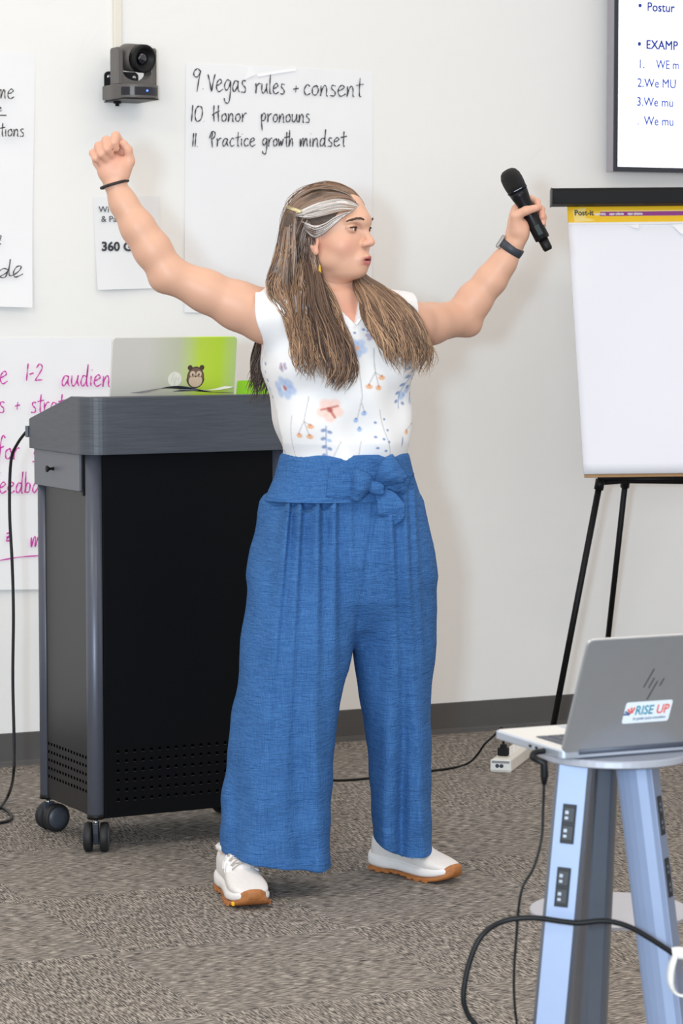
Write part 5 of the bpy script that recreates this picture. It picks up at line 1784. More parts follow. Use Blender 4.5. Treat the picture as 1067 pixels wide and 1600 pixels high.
# hems: sloping cuts; hollow inside
hl = px(342, 1322, 6.62)
hr = px(512, 1353, 6.60)
zh = hl[2] + (hr[2] - hl[2]) * (X - hl[0]) / (hr[0] - hl[0])
h2a, h2b = px(583, 1306, 6.76), px(650, 1350, 6.70)
zh2 = np.clip(h2a[2] + (h2b[2] - h2a[2]) * (X - h2a[0]) / (h2b[0] - h2a[0]), h2b[2] - .002, 1)
hem = np.where(X < px(548, 1300, 6.7)[0], zh, zh2)
T.f = np.maximum(T.f, (hem - Z)).astype(np.float32)
ins = T.f + .012
T.f = np.where((Z < hem + .10) & (Z < .3), np.maximum(T.f, -np.maximum(ins, Z - (hem + .08))), T.f).astype(np.float32)
VT, QT = T.mesh()
del T
VT = relax(VT, QT, 2, .4)
def denim():
    m = mat('blue_crinkle_cloth', rgb(74, 124, 184), 0.85, var=0.0, spec=0.12)
    nt = m.node_tree
    b = nt.nodes['Principled BSDF']
    tc = next(n for n in nt.nodes if n.bl_idname == 'ShaderNodeTexCoord')
    def noise(sc, det, dist=0.0):
        mp = nt.nodes.new('ShaderNodeMapping')
        mp.inputs['Scale'].default_value = sc
        nt.links.new(tc.outputs['Object'], mp.inputs[0])
        nn = nt.nodes.new('ShaderNodeTexNoise')
        nn.inputs['Scale'].default_value = 1
        nn.inputs['Detail'].default_value = det
        nn.inputs['Distortion'].default_value = dist
        nt.links.new(mp.outputs[0], nn.inputs[0])
        return nn.outputs[0]
    n1 = noise((520, 520, 20), 1)
    n2 = noise((24, 24, 620), 1)
    n3 = noise((34, 34, 130), 3, 1.2)
    add = nt.nodes.new('ShaderNodeMath')
    nt.links.new(n1, add.inputs[0])
    nt.links.new(n2, add.inputs[1])
    r = nt.nodes.new('ShaderNodeValToRGB')
    r.color_ramp.elements[0].position, r.color_ramp.elements[1].position = 0.34, 0.68
    r.color_ramp.elements[0].color = rgb(49, 91, 147)
    r.color_ramp.elements[1].color = rgb(72, 118, 174)
    hv = nt.nodes.new('ShaderNodeMath')
    hv.operation = 'MULTIPLY'
    hv.inputs[1].default_value = 0.5
    nt.links.new(add.outputs[0], hv.inputs[0])
    nt.links.new(hv.outputs[0], r.inputs[0])
    nt.links.new(r.outputs[0], b.inputs['Base Color'])
    bp = nt.nodes.new('ShaderNodeBump')
    bp.inputs['Strength'].default_value = 1.0
    bp.inputs['Distance'].default_value = 0.004
    nt.links.new(n3, bp.inputs['Height'])
    nt.links.new(bp.outputs[0], b.inputs['Normal'])
    return m
M_BLUE = denim()
trs = np_mesh('trousers', VT, QT, M_BLUE, person)
# ---- waistband, smocked at her right side
zt_, zb_ = px(539, 707, Y0)[2], px(539, 779, Y0)[2]
V, F = [], []
NA, NZ = 120, 16
for j in range(NZ + 1):
    t = j / NZ
    z = zt_ + (zb_ - zt_) * t
    yy = 707 + 72 * t
    xl = np.interp(yy, (707, 745, 779), (441, 431, 416))
    xr = np.interp(yy, (707, 745, 779), (636, 645, 656))
    pl, pr_ = px(xl, yy, 6.68), px(xr, yy, 6.68)
    cx, hw = (pl[0] + pr_[0]) / 2, (pr_[0] - pl[0]) / 2
    b_ = .123 + .012 * t
    for i in range(NA):
        a = 2 * math.pi * i / NA
        u, v = math.cos(a), math.sin(a)
        sm = 0.0
        side_ = math.exp(-((a - math.pi * 1.10) / .28) ** 2)
        sm = side_ * (.0026 * math.sin(t * 50) + .0022 * math.sin(a * 60 + t * 9))
        edge = -.004 if j in (0,) else 0.0
        s_ = 1.0
        aw = math.sqrt(max(1e-4, hw * hw - (b_ * math.sin(TYAW)) ** 2)) / math.cos(TYAW)
        q_ = TL * ((aw + .004 + sm + edge) * u * s_) - TF * ((b_ + .006 + sm + edge) * v * s_)
        V.append((cx + q_[0], 6.685 + q_[1], z))
for j in range(NZ):
    for i in range(NA):
        i2 = (i + 1) % NA
        F.append((j * NA + i, (j + 1) * NA + i, (j + 1) * NA + i2, j * NA + i2))
F.append(tuple(range(NA)))
wbnd = data_obj('waistband', V, F, M_BLUE, trs, True, True)
# ---- bow at the waist
def ribbon(name, pts, halfw, thick, parent, nrow=9, puff=0.0, ruffle=0.0):
    """pts: centre line; halfw list; a cloth strip with real thickness, its width along the picture's local normal"""
    C = [Vector(p) for p in catmull(pts, 6)]
    n = len(C)
    HW = np.interp(np.linspace(0, 1, n), np.linspace(0, 1, len(halfw)), halfw)
    V, F = [], []
    for side in (0, 1):
        for i in range(n):
            t = (C[min(i + 1, n - 1)] - C[max(i - 1, 0)]).normalized()
            w_ = t.cross(Vector((0, 1, 0))).normalized()
            for j in range(nrow + 1):
                s_ = 2 * j / nrow - 1
                dy = -puff * (1 - s_ * s_) * math.sin(math.pi * min(1, i / (n - 1) * 1.05)) + ruffle * math.sin(s_ * 9 + i * .2) * (HW[i] / max(HW))
                V.append(C[i] + w_ * (HW[i] * s_) + Vector((0, dy + (thick if side else 0), 0)))
    W_ = nrow + 1
    S_ = n * W_
    for i in range(n - 1):
        for j in range(nrow):
            q = i * W_ + j
            F.append((q, q + 1, q + W_ + 1, q + W_))
            F.append((S_ + q, S_ + q + W_, S_ + q + W_ + 1, S_ + q + 1))
    rim = [j for j in range(W_)] + [i * W_ + nrow for i in range(1, n)] + [(n - 1) * W_ + j for j in range(nrow - 1, -1, -1)] + [i * W_ for i in range(n - 2, 0, -1)]
    for k in range(len(rim)):
        a, b = rim[k], rim[(k + 1) % len(rim)]
        F.append((a, S_ + a, S_ + b, b))
    return data_obj(name, V, F, M_BLUE, parent, True, True)
bowp = thing('bow', '', '', (0, 0, 0), 0)
del bowp['label'], bowp['category']
bowp.parent = person
bowp.matrix_parent_inverse = Matrix.Identity(4)
def wy(x, y, off=.006):
    """depth of the waistband front at this picture column"""
    best = None
    for k in range(60):
        Yq = 6.52 + k * .004
        p = px(x, y, Yq)
        t = np.clip((y - 707) / 72, 0, 1)
        hw = (np.interp(y, (707, 745, 779), (636, 645, 656)) - np.interp(y, (707, 745, 779), (441, 431, 416))) / 2 / 648
        b_ = .129 + .012 * t
        aw = math.sqrt(hw * hw - (b_ * math.sin(TYAW)) ** 2) / math.cos(TYAW)
        cx = px((np.interp(y, (707, 745, 779), (636, 645, 656)) + np.interp(y, (707, 745, 779), (441, 431, 416))) / 2, y, 6.68)[0]
        u = ((p[0] - cx) * TL[0] + (Yq - 6.685) * TL[1]) / (aw + .004)
        v = ((p[0] - cx) * TF[0] + (Yq - 6.685) * TF[1]) / b_
        if u * u + v * v <= 1:
            return Yq - off
    return 6.66
YB = wy(588, 762) - .006
bowc = px(588, 762, YB)
bowp.location = PARENT_MAT(person).inverted() @ Vector(bowc)
ribbon('sash', [px(512, 752, wy(512, 752)), px(534, 755, wy(534, 755)), px(560, 757, wy(560, 757)), px(584, 760, YB + .004)], [.038, .036, .028, .012], .004, bowp, ruffle=.0022)
ribbon('sash', [px(647, 758, wy(647, 758)), px(634, 760, wy(634, 760)), px(615, 761, wy(615, 761)), px(592, 761, YB + .004)], [.030, .030, .024, .012], .004, bowp, ruffle=.0022)
ribbon('bow_loop', [px(586, 761, YB - .004), px(572, 758, YB - .020), px(557, 758, YB - .026), px(545, 757, YB - .014)], [.010, .028, .040, .036], .018, bowp, puff=.020, ruffle=.003)
ribbon('bow_loop', [px(590, 757, YB - .004), px(602, 745, YB - .018), px(614, 735, YB - .022), px(625, 727, YB - .012)], [.010, .026, .036, .032], .016, bowp, puff=.018, ruffle=.003)
ribbon('bow_tail', [px(592, 762, YB), px(606, 752, YB - .004), px(622, 752, YB + .002), px(638, 757, YB + .02)], [.010, .020, .026, .026], .004, bowp, puff=.004, ruffle=.003)
ribbon('bow_tail', [px(590, 766, YB - .004), px(603, 780, YB - .014), px(611, 795, YB - .018), px(613, 808, YB - .014), px(608, 822, YB - .010)], [.010, .026, .034, .028, .003], .004, bowp, puff=.004, ruffle=.003)
kn = Field(bowc - .035, bowc + .035, .0022)
kn.ell(bowc + np.array((0, -.012, 0)), np.eye(3), (.0185, .014, .0165), .004)
kn.cap(bowc + np.array((-.012, -.016, .010)), bowc + np.array((.012, -.016, .004)), .007, .007, .004)
kn.cap(bowc + np.array((-.012, -.016, -.004)), bowc + np.array((.012, -.016, -.010)), .007, .007, .004)
vk, qk = kn.mesh()
np_mesh('knot', vk, qk, M_BLUE, bowp)

# ---- shoes
M_SHOE = mat('off_white_mesh', rgb(228, 222, 218), 0.7, var=0.03, nscale=120, bump=0.15, bscale=500)
M_MID = mat('white_foam', rgb(236, 232, 230), 0.55, var=0.02)
M_GUM = mat('gum_rubber', rgb(170, 108, 58), 0.6, var=0.12, nscale=90)
M_LACE = mat('grey_lace', rgb(176, 166, 158), 0.7, var=0.1)
M_OVER = mat('white_overlay', rgb(246, 246, 248), 0.4, var=0.01)
M_SOCK = mat('dark_sock', rgb(24, 24, 28), 0.9, var=0.1)
def loft(name, secs, m, parent, nseg=22, power=2.4, flatb=True):
    """secs: (x, yc, halfw, z0, z1)"""
    V, F = [], []
    for (x, yc, hw, z0, z1) in secs:
        zc, hz = (z0 + z1) / 2, (z1 - z0) / 2
        for k in range(nseg):
            a = 2 * math.pi * k / nseg
            c_, s_ = math.cos(a), math.sin(a)
            p_ = power if s_ > 0 else 5.0
            kk = (abs(c_) ** p_ + abs(s_) ** p_) ** (-1 / p_)
            V.append((x, yc + hw * c_ * kk, zc + hz * s_ * kk))
    n = len(secs)
    for i in range(n - 1):
        for k in range(nseg):
            k2 = (k + 1) % nseg
            F.append((i * nseg + k, (i + 1) * nseg + k, (i + 1) * nseg + k2, i * nseg + k2))
    F.append(tuple(range(nseg)))
    F.append(tuple(range(n * nseg - 1, (n - 1) * nseg - 1, -1)))
    return data_obj(name, V, F, m, parent, True)
def interp_secs(tab, n):
    t = np.array(tab, float)
    s_ = np.linspace(0, 1, len(t))
    q = np.linspace(0, 1, n)
    P = catmull([tuple(r) for r in t], 5)
    return [tuple(p) for p in P]
def shoe(toe, heel, side, label):
    toe, heel = Vector(toe), Vector(heel)
    d = (toe - heel)
    yaw = math.atan2(d.y, d.x)
    sh = thing('shoe', '', '', (0, 0, 0), 0)
    del sh['label'], sh['category']
    sh['label'] = label
    sh.parent = person
    sh.location = PARENT_MAT(person).inverted() @ Vector((heel.x, heel.y, 0.0))
    sh.rotation_euler = (0, 0, yaw)
    sc = d.length / .275
    sh.scale = (sc, sc, sc)
    up = interp_secs([(0.004, 0, .018, .030, .075), (.018, 0, .030, .030, .102), (.050, 0, .033, .030, .100), (.085, 0, .034, .030, .098), (.115, 0, .036, .030, .104), (.145, 0, .039, .030, .086), (.180, 0, .044, .030, .069), (.215, 0, .045, .030, .058), (.245, 0, .038, .032, .049), (.264, 0, .022, .036, .043)], 5)
    u = loft('upper', up, M_SHOE, sh)
    lathe_obj('ankle_opening', [(.030, 0), (.038, .004), (.040, .012), (.036, .016)], Matrix.Translation((.056, 0, .096)), M_SHOE, u, 24)
    lathe_obj('sock', [(.026, 0), (.027, .010), (.028, .040)], Matrix.Translation((.060, 0, .10)), M_SOCK, sh, 20)
    ms = interp_secs([(-.004, 0, .020, .016, .050), (.010, 0, .034, .012, .048), (.050, 0, .040, .010, .044), (.100, 0, .039, .012, .043), (.150, 0, .044, .010, .041), (.195, 0, .050, .010, .039), (.230, 0, .046, .014, .039), (.258, 0, .034, .021, .041), (.273, 0, .018, .028, .043)], 5)
    mid = loft('midsole', ms, M_MID, sh, power=3.0)
    os_ = interp_secs([(-.002, 0, .018, .004, .017), (.012, 0, .033, .001, .015), (.050, 0, .037, 0, .013), (.080, 0, .034, .003, .013), (.120, 0, .036, .003, .013), (.155, 0, .045, 0, .013), (.200, 0, .049, 0, .013), (.235, 0, .045, .004, .018), (.262, 0, .032, .013, .030), (.2755, 0, .016, .024, .040)], 5)
    out = loft('outsole', os_, M_GUM, sh, power=4.0)
    # lugs
    for k in range(8):
        for s in (-1, 1):
            x = .010 + k * .028
            yw_ = np.interp(x, [p[0] for p in os_], [p[2] for p in os_])
            zz = np.interp(x, [p[0] for p in os_], [p[3] for p in os_])
            box('lug', (x, s * yw_ - .004, zz + .001), (x + .015, s * yw_ + .003, zz + .010), M_GUM, out, .001)
    # toe wrap of gum rubber
    tw = interp_secs([(.247, 0, .038, .012, .036), (.262, 0, .0305, .016, .045), (.272, 0, .0205, .022, .049), (.2785, 0, .012, .028, .045)], 4)
    loft('toe_guard', tw, M_GUM, out, power=3.0)
    # tongue, laces, overlays
    tg = interp_secs([(.092, 0, .022, .09, .118), (.112, 0, .023, .09, .112), (.135, 0, .022, .08, .098), (.165, 0, .019, .065, .0815)], 4)
    loft('tongue', tg, M_SHOE, u, power=2.2)
    X_ = [p[0] for p in up]
    def surf(x, y):
        hw = np.interp(x, X_, [p[2] for p in up]); z0 = np.interp(x, X_, [p[3] for p in up]); z1 = np.interp(x, X_, [p[4] for p in up])
        zc, hz = (z0 + z1) / 2, (z1 - z0) / 2
        t_ = max(0.0, 1 - min(1, abs(y) / hw) ** 2.4) ** (1 / 2.4)
        zt = zc + hz * t_
        if abs(y) < .022:
            zt = max(zt, np.interp(x, [p[0] for p in tg], [p[4] for p in tg]) if .095 < x < .165 else zt)
        return Vector((x, y, zt + .002))
    eye = [.104, .120, .136, .152, .167]
    for i in range(4):
        for s in (-1, 1):
            pts = []
            for t in (0, .25, .5, .75, 1):
                xx, yy_ = eye[i] + (eye[i + 1] - eye[i]) * t, s * (-.027 + .054 * t)
                u_ = abs(yy_) / .027
                pts.append(Vector((xx, yy_, surf(xx, 0).z * (1 - u_ * u_) + surf(xx, .027).z * u_ * u_ + .001)))
            V, F = sweep(catmull([tuple(p) for p in pts], 3), .0016, 6)
            data_obj('lace', V, F, M_LACE, u, True)
    for i in range(3):
        for s in (-1, 1):
            x = .108 + i * .020
            pts = [surf(x, s * .0245) + Vector((0, 0, .0)), surf(x + .016, s * .0255), surf(x + .012, s * .0385), surf(x - .004, s * .0345)]
            bm = bmesh.new()
            c_ = sum(pts, Vector()) / 4
            nrm = (pts[1] - pts[0]).cross(pts[3] - pts[0]).normalized()
            if nrm.z < 0:
                nrm = -nrm
            lo_ = [bm.verts.new(p - nrm * .003) for p in pts]
            hi_ = [bm.verts.new(p + nrm * .0012) for p in pts]
            bm.faces.new(hi_); bm.faces.new(lo_[::-1])
            for k in range(4):
                bm.faces.new((lo_[k], lo_[(k + 1) % 4], hi_[(k + 1) % 4], hi_[k]))
            bm_obj('eyelet_overlay', bm, M_OVER, u)
    lathe_obj('lace_lock', [(.007, 0), (.0085, .003), (.007, .008), (.003, .009)], Matrix.Translation(surf(.112, .0)) @ Matrix.Rotation(.3, 4, 'Y'), mat('lock_beige', rgb(190, 184, 164), 0.5, var=0.08), u, 16)
    if side == 'r':
        box('yellow_emblem', (.236, -.0462, .007), (.248, -.040, .016), mat('emblem_yellow', rgb(245, 185, 20), 0.5, var=0.02), out, .002)
    return sh
shoe(tR, hR, 'r', 'off white trainer pointing at the viewer, gum sole')
shoe(tL_, hL, 'l', 'off white trainer pointing right, gum sole')
# ================================================================== HAIR
SH_C, SH_R = hp3(0, -.014, .033), np.array((.0800, .1130, .0905))
def shell_Y(x, y, grow=0.0, fallback=6.62):
    """point on the hair shell of the head seen in this direction, or the closest grazing point"""
    o = (A3(ORI) - SH_C) @ HR.T / (SH_R + grow)
    d = A3(ray(x, y)) @ HR.T / (SH_R + grow)
    a, b, c = d @ d, o @ d, o @ o - 1
    disc = b * b - a * c
    t = (-b - math.sqrt(disc)) / a if disc > 0 else -b / a
    return A3(ORI) + A3(ray(x, y)) * t
def guide(pts):
    return np.array([shell_Y(p[0], p[1]) if len(p) < 3 else px(*p) for p in pts])
HAIR = dict(V=[], F=[], T=[])
def strands(left, right, n, root, tip, width=.0016, wave=.004, freq=3.0, depth=.022, jit=.003, tmin=.82, lift=.004, seg=30, clumps=11, curl=0.0):
    Lg, Rg = guide(left), guide(right)
    m = len(Lg)
    for k in range(n):
        s = RNG.beta(.95, .95)
        tend = RNG.uniform(tmin, 1.0) * (.88 + .12 * math.sin(math.floor(s * clumps) * 2.4 + n) ** 2)
        sc_ = (math.floor(s * clumps) + .5) / clumps
        tq = np.clip(np.linspace(-.3, 1.0, m), 0, 1)[:, None] * .72
        se = s + (sc_ - s) * tq
        C = Lg * (1 - se) + Rg * se
        C = np.array(catmull([tuple(c) for c in C], 8))
        tt = np.linspace(0, 1, len(C))
        q = np.linspace(0, tend, seg)
        P = np.stack([np.interp(q, tt, C[:, i]) for i in range(3)], 1)
        dd = RNG.random() ** 1.5
        ph, ph2, fr = RNG.uniform(0, 6.28), RNG.uniform(0, 6.28), freq * RNG.uniform(.75, 1.3)
        clump = math.floor(s * clumps) * 1.7
        amp = wave * np.clip(q * 1.6 - .25, 0, 1)
        P[:, 0] += amp * np.sin(fr * 6.28 * q + clump + .35 * ph) + jit * RNG.normal() * (.25 + q)
        P[:, 2] += .5 * amp * np.sin(fr * 6.28 * q + clump + 1.2 + .35 * ph2)
        P[:, 1] += depth * dd * np.clip(q * 3, 0.12, 1) - lift * RNG.random() + .4 * amp * np.cos(fr * 6.28 * q + ph2 * .4 + clump)
        if curl:
            e = np.clip((q - .72) / .28, 0, 1)
            P[:, 0] += curl * e * e * (1 if s > .5 else -1) * RNG.uniform(.3, 1)
        w_ = width * RNG.uniform(.7, 1.25)
        R_ = w_ * np.clip(np.minimum(1.0, (1.02 - q / tend) * 5), .12, 1) * np.clip(.2 + q * 9, 0, 1)
        v, f = sweep(P, list(R_), 3, caps=False)
        n0 = len(HAIR['V'])
        HAIR['V'] += [tuple(x) for x in v]
        HAIR['F'] += [tuple(i + n0 for i in g) for g in f]
        r_ = root[RNG.integers(len(root))]
        t_ = tip[RNG.integers(len(tip))]
        br = RNG.uniform(.75, 1.2)
        for i in range(seg):
            u = min(1, max(0, (q[i] - .15) / .6))
            col = (r_ * (1 - u) + t_ * u) * br
            HAIR['T'] += [col] * 3
DK, MD, LT, BL, GY, WH = l3(74, 57, 49), l3(112, 86, 70), l3(158, 124, 97), l3(196, 158, 124), l3(160, 150, 146), l3(226, 220, 216)
# crown and back of the near side
strands([(570, 320), (551, 298), (515, 290), (478, 296), (452, 320), (440, 350), (430, 395, 6.592), (414, 440, 6.572), (416, 478, 6.59)],
        [(563, 322), (545, 311), (520, 311), (492, 321), (468, 331), (462, 350), (462, 390, 6.575), (462, 440, 6.552), (466, 482, 6.54)], 720, [MD, LT, GY, LT, MD], [MD, LT, DK, GY], wave=.0015, depth=.004, jit=.0008, lift=.003)
# far side of the parting, seen over the forehead
strands([(568, 322), (556, 302), (530, 290), (500, 288), (470, 298)], [(569, 330), (562, 312), (545, 297), (520, 291), (490, 292)], 200, [DK, MD, LT], [MD, LT], wave=.001, depth=.003, jit=.0012, lift=.007)
strands([(554, 316), (544, 304), (520, 296), (490, 297), (462, 312)], [(571, 331), (566, 314), (552, 300), (524, 291), (494, 291)], 240, [DK, MD, LT, GY], [MD, LT, DK], width=.0014, wave=.001, depth=.002, jit=.0010, lift=.007)
strands([(474, 336), (462, 362), (452, 398, 6.598), (446, 430, 6.575)], [(494, 358), (493, 376), (497, 404, 6.60), (508, 440, 6.58)], 200, [DK, DK, MD, GY], [DK, MD], wave=.002, depth=.004, jit=.0015, lift=.006)
# pale streaks swept to the clip
strands([(562, 319), (532, 311), (500, 316), (474, 327), (461, 333)], [(552, 329), (528, 331), (506, 337), (482, 341), (464, 338)], 200, [WH, WH, GY, LT], [WH, GY, WH], width=.0013, wave=.0008, depth=.002, jit=.0006, lift=.006, tmin=.97)
strands([(552, 329), (526, 338), (507, 349), (490, 352), (470, 343)], [(532, 341), (517, 355), (504, 366), (490, 371), (474, 356)], 150, [WH, GY, WH], [GY, WH, MD], width=.0012, wave=.0008, depth=.002, jit=.0006, lift=.005, tmin=.95)
# main fall over her right shoulder to the chest
strands([(462, 338), (448, 372), (433, 415, 6.585), (418, 452, 6.545), (450, 500, 6.525), (460, 555, 6.495), (474, 592, 6.49)],
        [(486, 352), (489, 375), (499, 412, 6.595), (513, 450, 6.575), (532, 500, 6.545), (553, 562, 6.505), (542, 620, 6.50)], 620, [DK, MD, MD, DK, GY, LT], [MD, LT, BL, BL, LT], wave=.0125, freq=2.0, depth=.026, jit=.0025, tmin=.78, curl=.004)
# the heavy lock that ends the fall
strands([(470, 380), (478, 430, 6.575), (482, 480, 6.535), (496, 530, 6.505), (512, 575, 6.49), (505, 608, 6.488)],
        [(495, 395), (505, 440, 6.575), (518, 490, 6.54), (540, 535, 6.505), (553, 580, 6.49), (538, 622, 6.488)], 330, [DK, MD], [DK, MD, LT], wave=.0095, freq=1.9, depth=.022, jit=.003, tmin=.86)
# thin wisps on the blouse
strands([(440, 440, 6.56), (452, 500, 6.52), (458, 560, 6.50), (466, 600, 6.50)], [(480, 450, 6.55), (478, 510, 6.515), (492, 560, 6.495), (496, 592, 6.495)], 60, [MD, LT], [LT, BL, MD], width=.0011, wave=.007, depth=.006, jit=.006, tmin=.7)
# the fall in front of her left shoulder
strands([(548, 415, 6.68), (553, 438, 6.635), (557, 460, 6.590), (572, 500, 6.560), (598, 540, 6.545), (618, 592, 6.55)],
        [(558, 412, 6.70), (574, 432, 6.66), (610, 455, 6.635), (648, 492, 6.62), (670, 548, 6.62), (664, 590, 6.62)], 640, [DK, MD, MD, LT], [LT, BL, MD, BL, LT], wave=.0125, freq=2.2, depth=.016, jit=.0025, tmin=.74, curl=.004)
# hair down her back, seen under the raised arm
strands([(428, 425, 6.70), (412, 470, 6.79), (402, 530, 6.85), (392, 585, 6.86), (380, 632, 6.86)],
        [(500, 425, 6.76), (480, 480, 6.84), (462, 540, 6.87), (446, 590, 6.87), (432, 643, 6.87)], 330, [DK, DK, MD], [DK, MD, DK], wave=.005, depth=.012, jit=.004, tmin=.82)
# flyaways
strands([(566, 322), (545, 292), (500, 284), (450, 310), (428, 390, 6.60), (405, 450, 6.60)], [(568, 320), (548, 296), (505, 289), (458, 312), (440, 380), (420, 440, 6.59)], 26, [LT, MD], [LT, MD], width=.0006, wave=.006, depth=.004, jit=.003, tmin=.5)
strands([(610, 470, 6.62), (650, 510, 6.60), (682, 560, 6.60), (678, 590, 6.6)], [(600, 480, 6.6), (630, 520, 6.58), (640, 570, 6.58), (625, 600, 6.58)], 30, [MD, LT], [LT, MD], width=.0006, wave=.010, depth=.01, jit=.008, tmin=.6)
M_HAIR = attr_mat('hair_strands', rough=0.42, spec=0.45)
Vh = np.array(HAIR['V'])
hair = np_mesh('hair', Vh, np.array(HAIR['F'], np.int32), M_HAIR, person, np.array(HAIR['T']))
hair['kind'] = 'stuff'
# scalp mass under the strands
Cp = Field(HC - np.array((.17, .17, .30)), HC + np.array((.17, .22, .16)), .0032)
Cp.ell(SH_C, HR, tuple(SH_R - np.array((.0050, .0095, .0060))), .01)
Cp.cap(hp3(.0, -.055, .01), px(452, 440, 6.72), .062, .050, .03)
Cp.cap(hp3(-.028, -.040, .0), px(452, 420, 6.640), .034, .024, .015)
Cp.cap(hp3(.0, -.060, .0), px(480, 470, 6.79), .060, .045, .03)
Cp.cap(hp3(.040, -.030, -.01), px(560, 445, 6.735), .035, .025, .03)
sl, P = Cp.sub(Cp.lo, Cp.lo + Cp.n * Cp.h)
rel = [P[i] - HC[i] for i in range(3)]
ly_ = rel[0] * HF[0] + rel[1] * HF[1]
lx_ = rel[0] * HL[0] + rel[1] * HL[1]
lz_ = rel[2]
lim = np.interp(lz_[0, 0], (-.3, -.10, -.05, -.02, .0, .015, .045, .072, .084, .091, .098, .15), (-.045, -.040, -.034, -.026, -.008, .018, .046, .060, .070, .084, .12, .2))[None, None]
Cp.f = np.maximum(Cp.f, (ly_ - lim).astype(np.float32))
Vc, Qc = Cp.mesh()
del Cp
Vc = relax(Vc, Qc, 2, .5)
Lc = (Vc - HC) @ HR.T
nz_ = np.sin(Lc[:, 0] * 900) * .5 + np.sin(Lc[:, 1] * 260 + Lc[:, 2] * 500) * .5
tc_ = np.repeat(l3(88, 75, 66)[None], len(Vc), 0) * (1 + .15 * nz_[:, None])
np_mesh('hair_mass', Vc, Qc, attr_mat('hair_mass', rough=0.55, spec=0.3), person, tc_)

# ---- clip, earrings, wrist bands
M_GOLD = mat('pale_gold', rgb(222, 208, 158), 0.3, 0.7, var=0.03)
M_MUST = mat('mustard_drop', rgb(206, 160, 30), 0.5, var=0.06)
c0, c1 = shell_Y(448, 323, .004), shell_Y(470, 331, .006)
V, F = sweep([c0 - (c1 - c0) * .0, c0 * .5 + c1 * .5 + np.array((0, -.002, 0)), c1], .0048, 8, flat=.4, up=(0, -1, .2))
data_obj('hair_clip', V, F, M_GOLD, person, True, True)['label'] = 'pale gold hair clip'
def ring(c, axis, R, r, n=20, sides=8, arc=1.0, sx=1.0):
    M = along(Vector(c), Vector(c) + Vector(axis))
    pts = [M @ Vector((R * math.cos(2 * math.pi * arc * k / n), R * sx * math.sin(2 * math.pi * arc * k / n), 0)) for k in range(n + 1)]
    return sweep(pts, r, sides)
ec = px(503.5, 408, 6.60)
V, F = ring(ec, (.5, .8, 0), .0055, .0008)
data_obj('hoop_earring', V, F, M_GOLD, person, True, True)
dp_ = px(499.5, 428, 6.585)
V, F = lathe([(.0006, .022), (.002, .020), (.0045, .0), (.0050, -.012), (.003, -.018), (.0005, -.019)], 12)
data_obj('drop_earring', [Vector(dp_) + Vector((v[0], v[1] * .35, v[2])) for v in V], F, M_MUST, person, True, True)
dp_ = px(561, 441, 6.70)
data_obj('drop_earring', [Vector(dp_) + Vector((v[0], v[1] * .35, v[2] * .7)) for v in V], F, M_MUST, person, True, True)
axR = ARM_R[-1] - ARM_R[-2]
axR = axR / np.linalg.norm(axR)
V, F = ring(px(179, 288, 6.551), axR + np.array((.10, 0, .15)), .0325, .0036, 32, 10)
data_obj('hair_tie', V, F, mat('dark_elastic', rgb(44, 38, 38), 0.7, var=0.1), person, True, True)['label'] = 'dark elastic hair tie round the raised wrist'
axL = ARM_L[-1] - ARM_L[-2]
axL = axL / np.linalg.norm(axL)
wc = px(799, 388, 6.915)
M = along(Vector(wc - axL * .011), Vector(wc + axL))
V, F = [], []
prof = [(.0285, 0), (.0312, .001), (.0318, .011), (.0312, .021), (.0285, .022)]
wv, wf = lathe(prof, 32)
wt = data_obj('watch_strap', [M @ Vector(v) for v in wv], wf[:-2], mat('slate_strap', rgb(54, 58, 68), 0.5, var=0.06), person, True, True)
wt['label'] = 'slate rubber watch strap'
bk = bmesh.new()
side_dir = Vector(np.cross(axL, (0, 1, 0))).normalized()
if side_dir.x > 0:
    side_dir = -side_dir
Mw = frame_M(Vector(wc) + side_dir * .030, Vector(axL), side_dir.cross(Vector(axL)), side_dir)
add_box(bk, (-.017, -.015, -.002), (.017, .015, .007), Mw, .003)
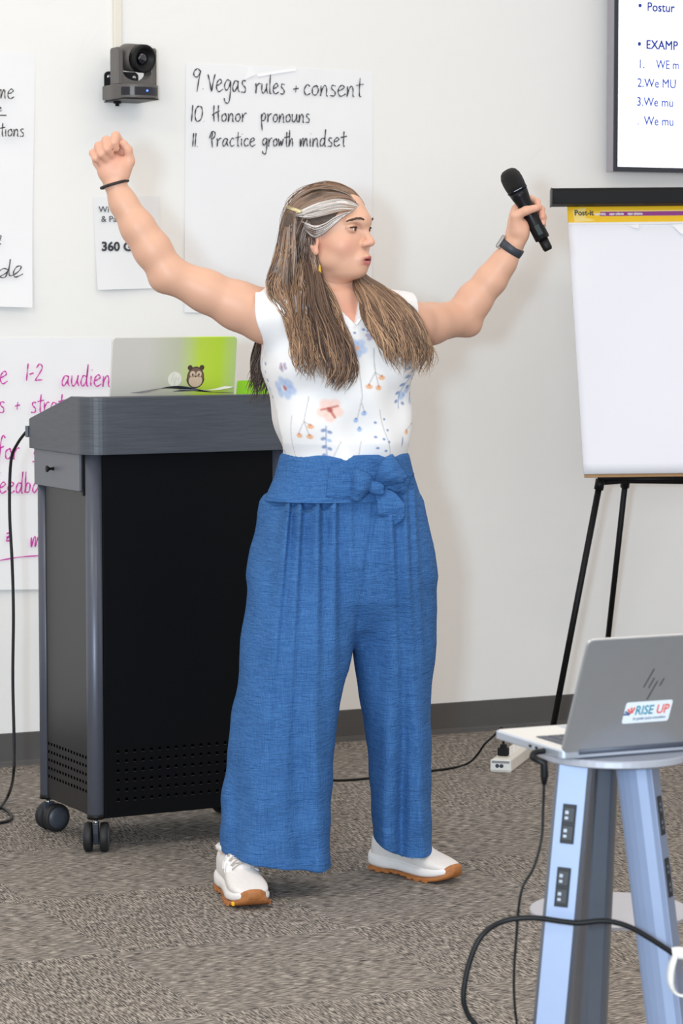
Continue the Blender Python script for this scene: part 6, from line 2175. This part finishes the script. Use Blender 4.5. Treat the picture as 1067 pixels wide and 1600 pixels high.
bm_obj('watch_case', bk, mat('grey_case', rgb(150, 146, 142), 0.35, 0.4, var=0.03), wt, world=True)

# ================================================================== MICROPHONE
m0, m1 = px(791.5, 265, YM), px(857, 391, YM)
mic = thing('microphone', 'black handheld wireless microphone gripped in the raised hand', 'microphone', tuple(m1), 0)
Mm = PARENT_MAT(mic).inverted() @ along(Vector(m0), Vector(m1))
ML_ = float(np.linalg.norm(m1 - m0))
M_MIC = mat('microphone_black', rgb(13, 14, 19), 0.4, var=0.05, spec=0.25)
M_GRILL = mat('grille_black', rgb(12, 12, 14), 0.6, 0.0, var=0.3, nscale=900, bump=0.9, bscale=900)
lathe_obj('grille', [(.004, .0), (.013, .0015), (.0205, .007), (.0255, .018), (.0268, .032), (.0262, .046), (.0250, .054)], Mm, M_GRILL, mic, 32)
lathe_obj('collar_ring', [(.0252, .054), (.0262, .055), (.0262, .059), (.0250, .060)], Mm, M_MIC, mic, 32)
bd = lathe_obj('handle', [(.0245, .060), (.0225, .074), (.0190, .092), (.0172, .115), (.0172, .150), (.0188, .156), (.0190, ML_ - .034), (.0175, ML_ - .031), (.0125, ML_ - .030)], Mm, M_MIC, mic, 32)
lathe_obj('antenna_cap', [(.0125, ML_ - .030), (.0120, ML_ - .006), (.0095, ML_)], Mm, M_DARK, mic, 24)
zax = Vector(m1 - m0).normalized()
sx_ = zax.cross(Vector((0, -1, 0))).normalized()
fy = sx_.cross(zax)
if fy.y > 0:
    fy = -fy
Md = frame_M(Vector(m0) + zax * .168, sx_, zax, fy)
db = bmesh.new()
add_box(db, (-.007, -.014, .0180), (.007, .014, .0198), Md, .001)
bm_obj('display_window', db, mat('dim_display', rgb(26, 36, 32), 0.3, var=0.05, spec=0.2), bd, world=True)
db = bmesh.new()
Md2 = frame_M(Vector(m0) + zax * .057, sx_, zax, fy)
add_box(db, (-.011, -.0008, .0255), (.011, .0008, .0266), Md2)
bm_obj('maker_plate', db, mat('mic_plate', rgb(120, 122, 130), 0.4, 0.5, var=0.4, nscale=500), bd, world=True)
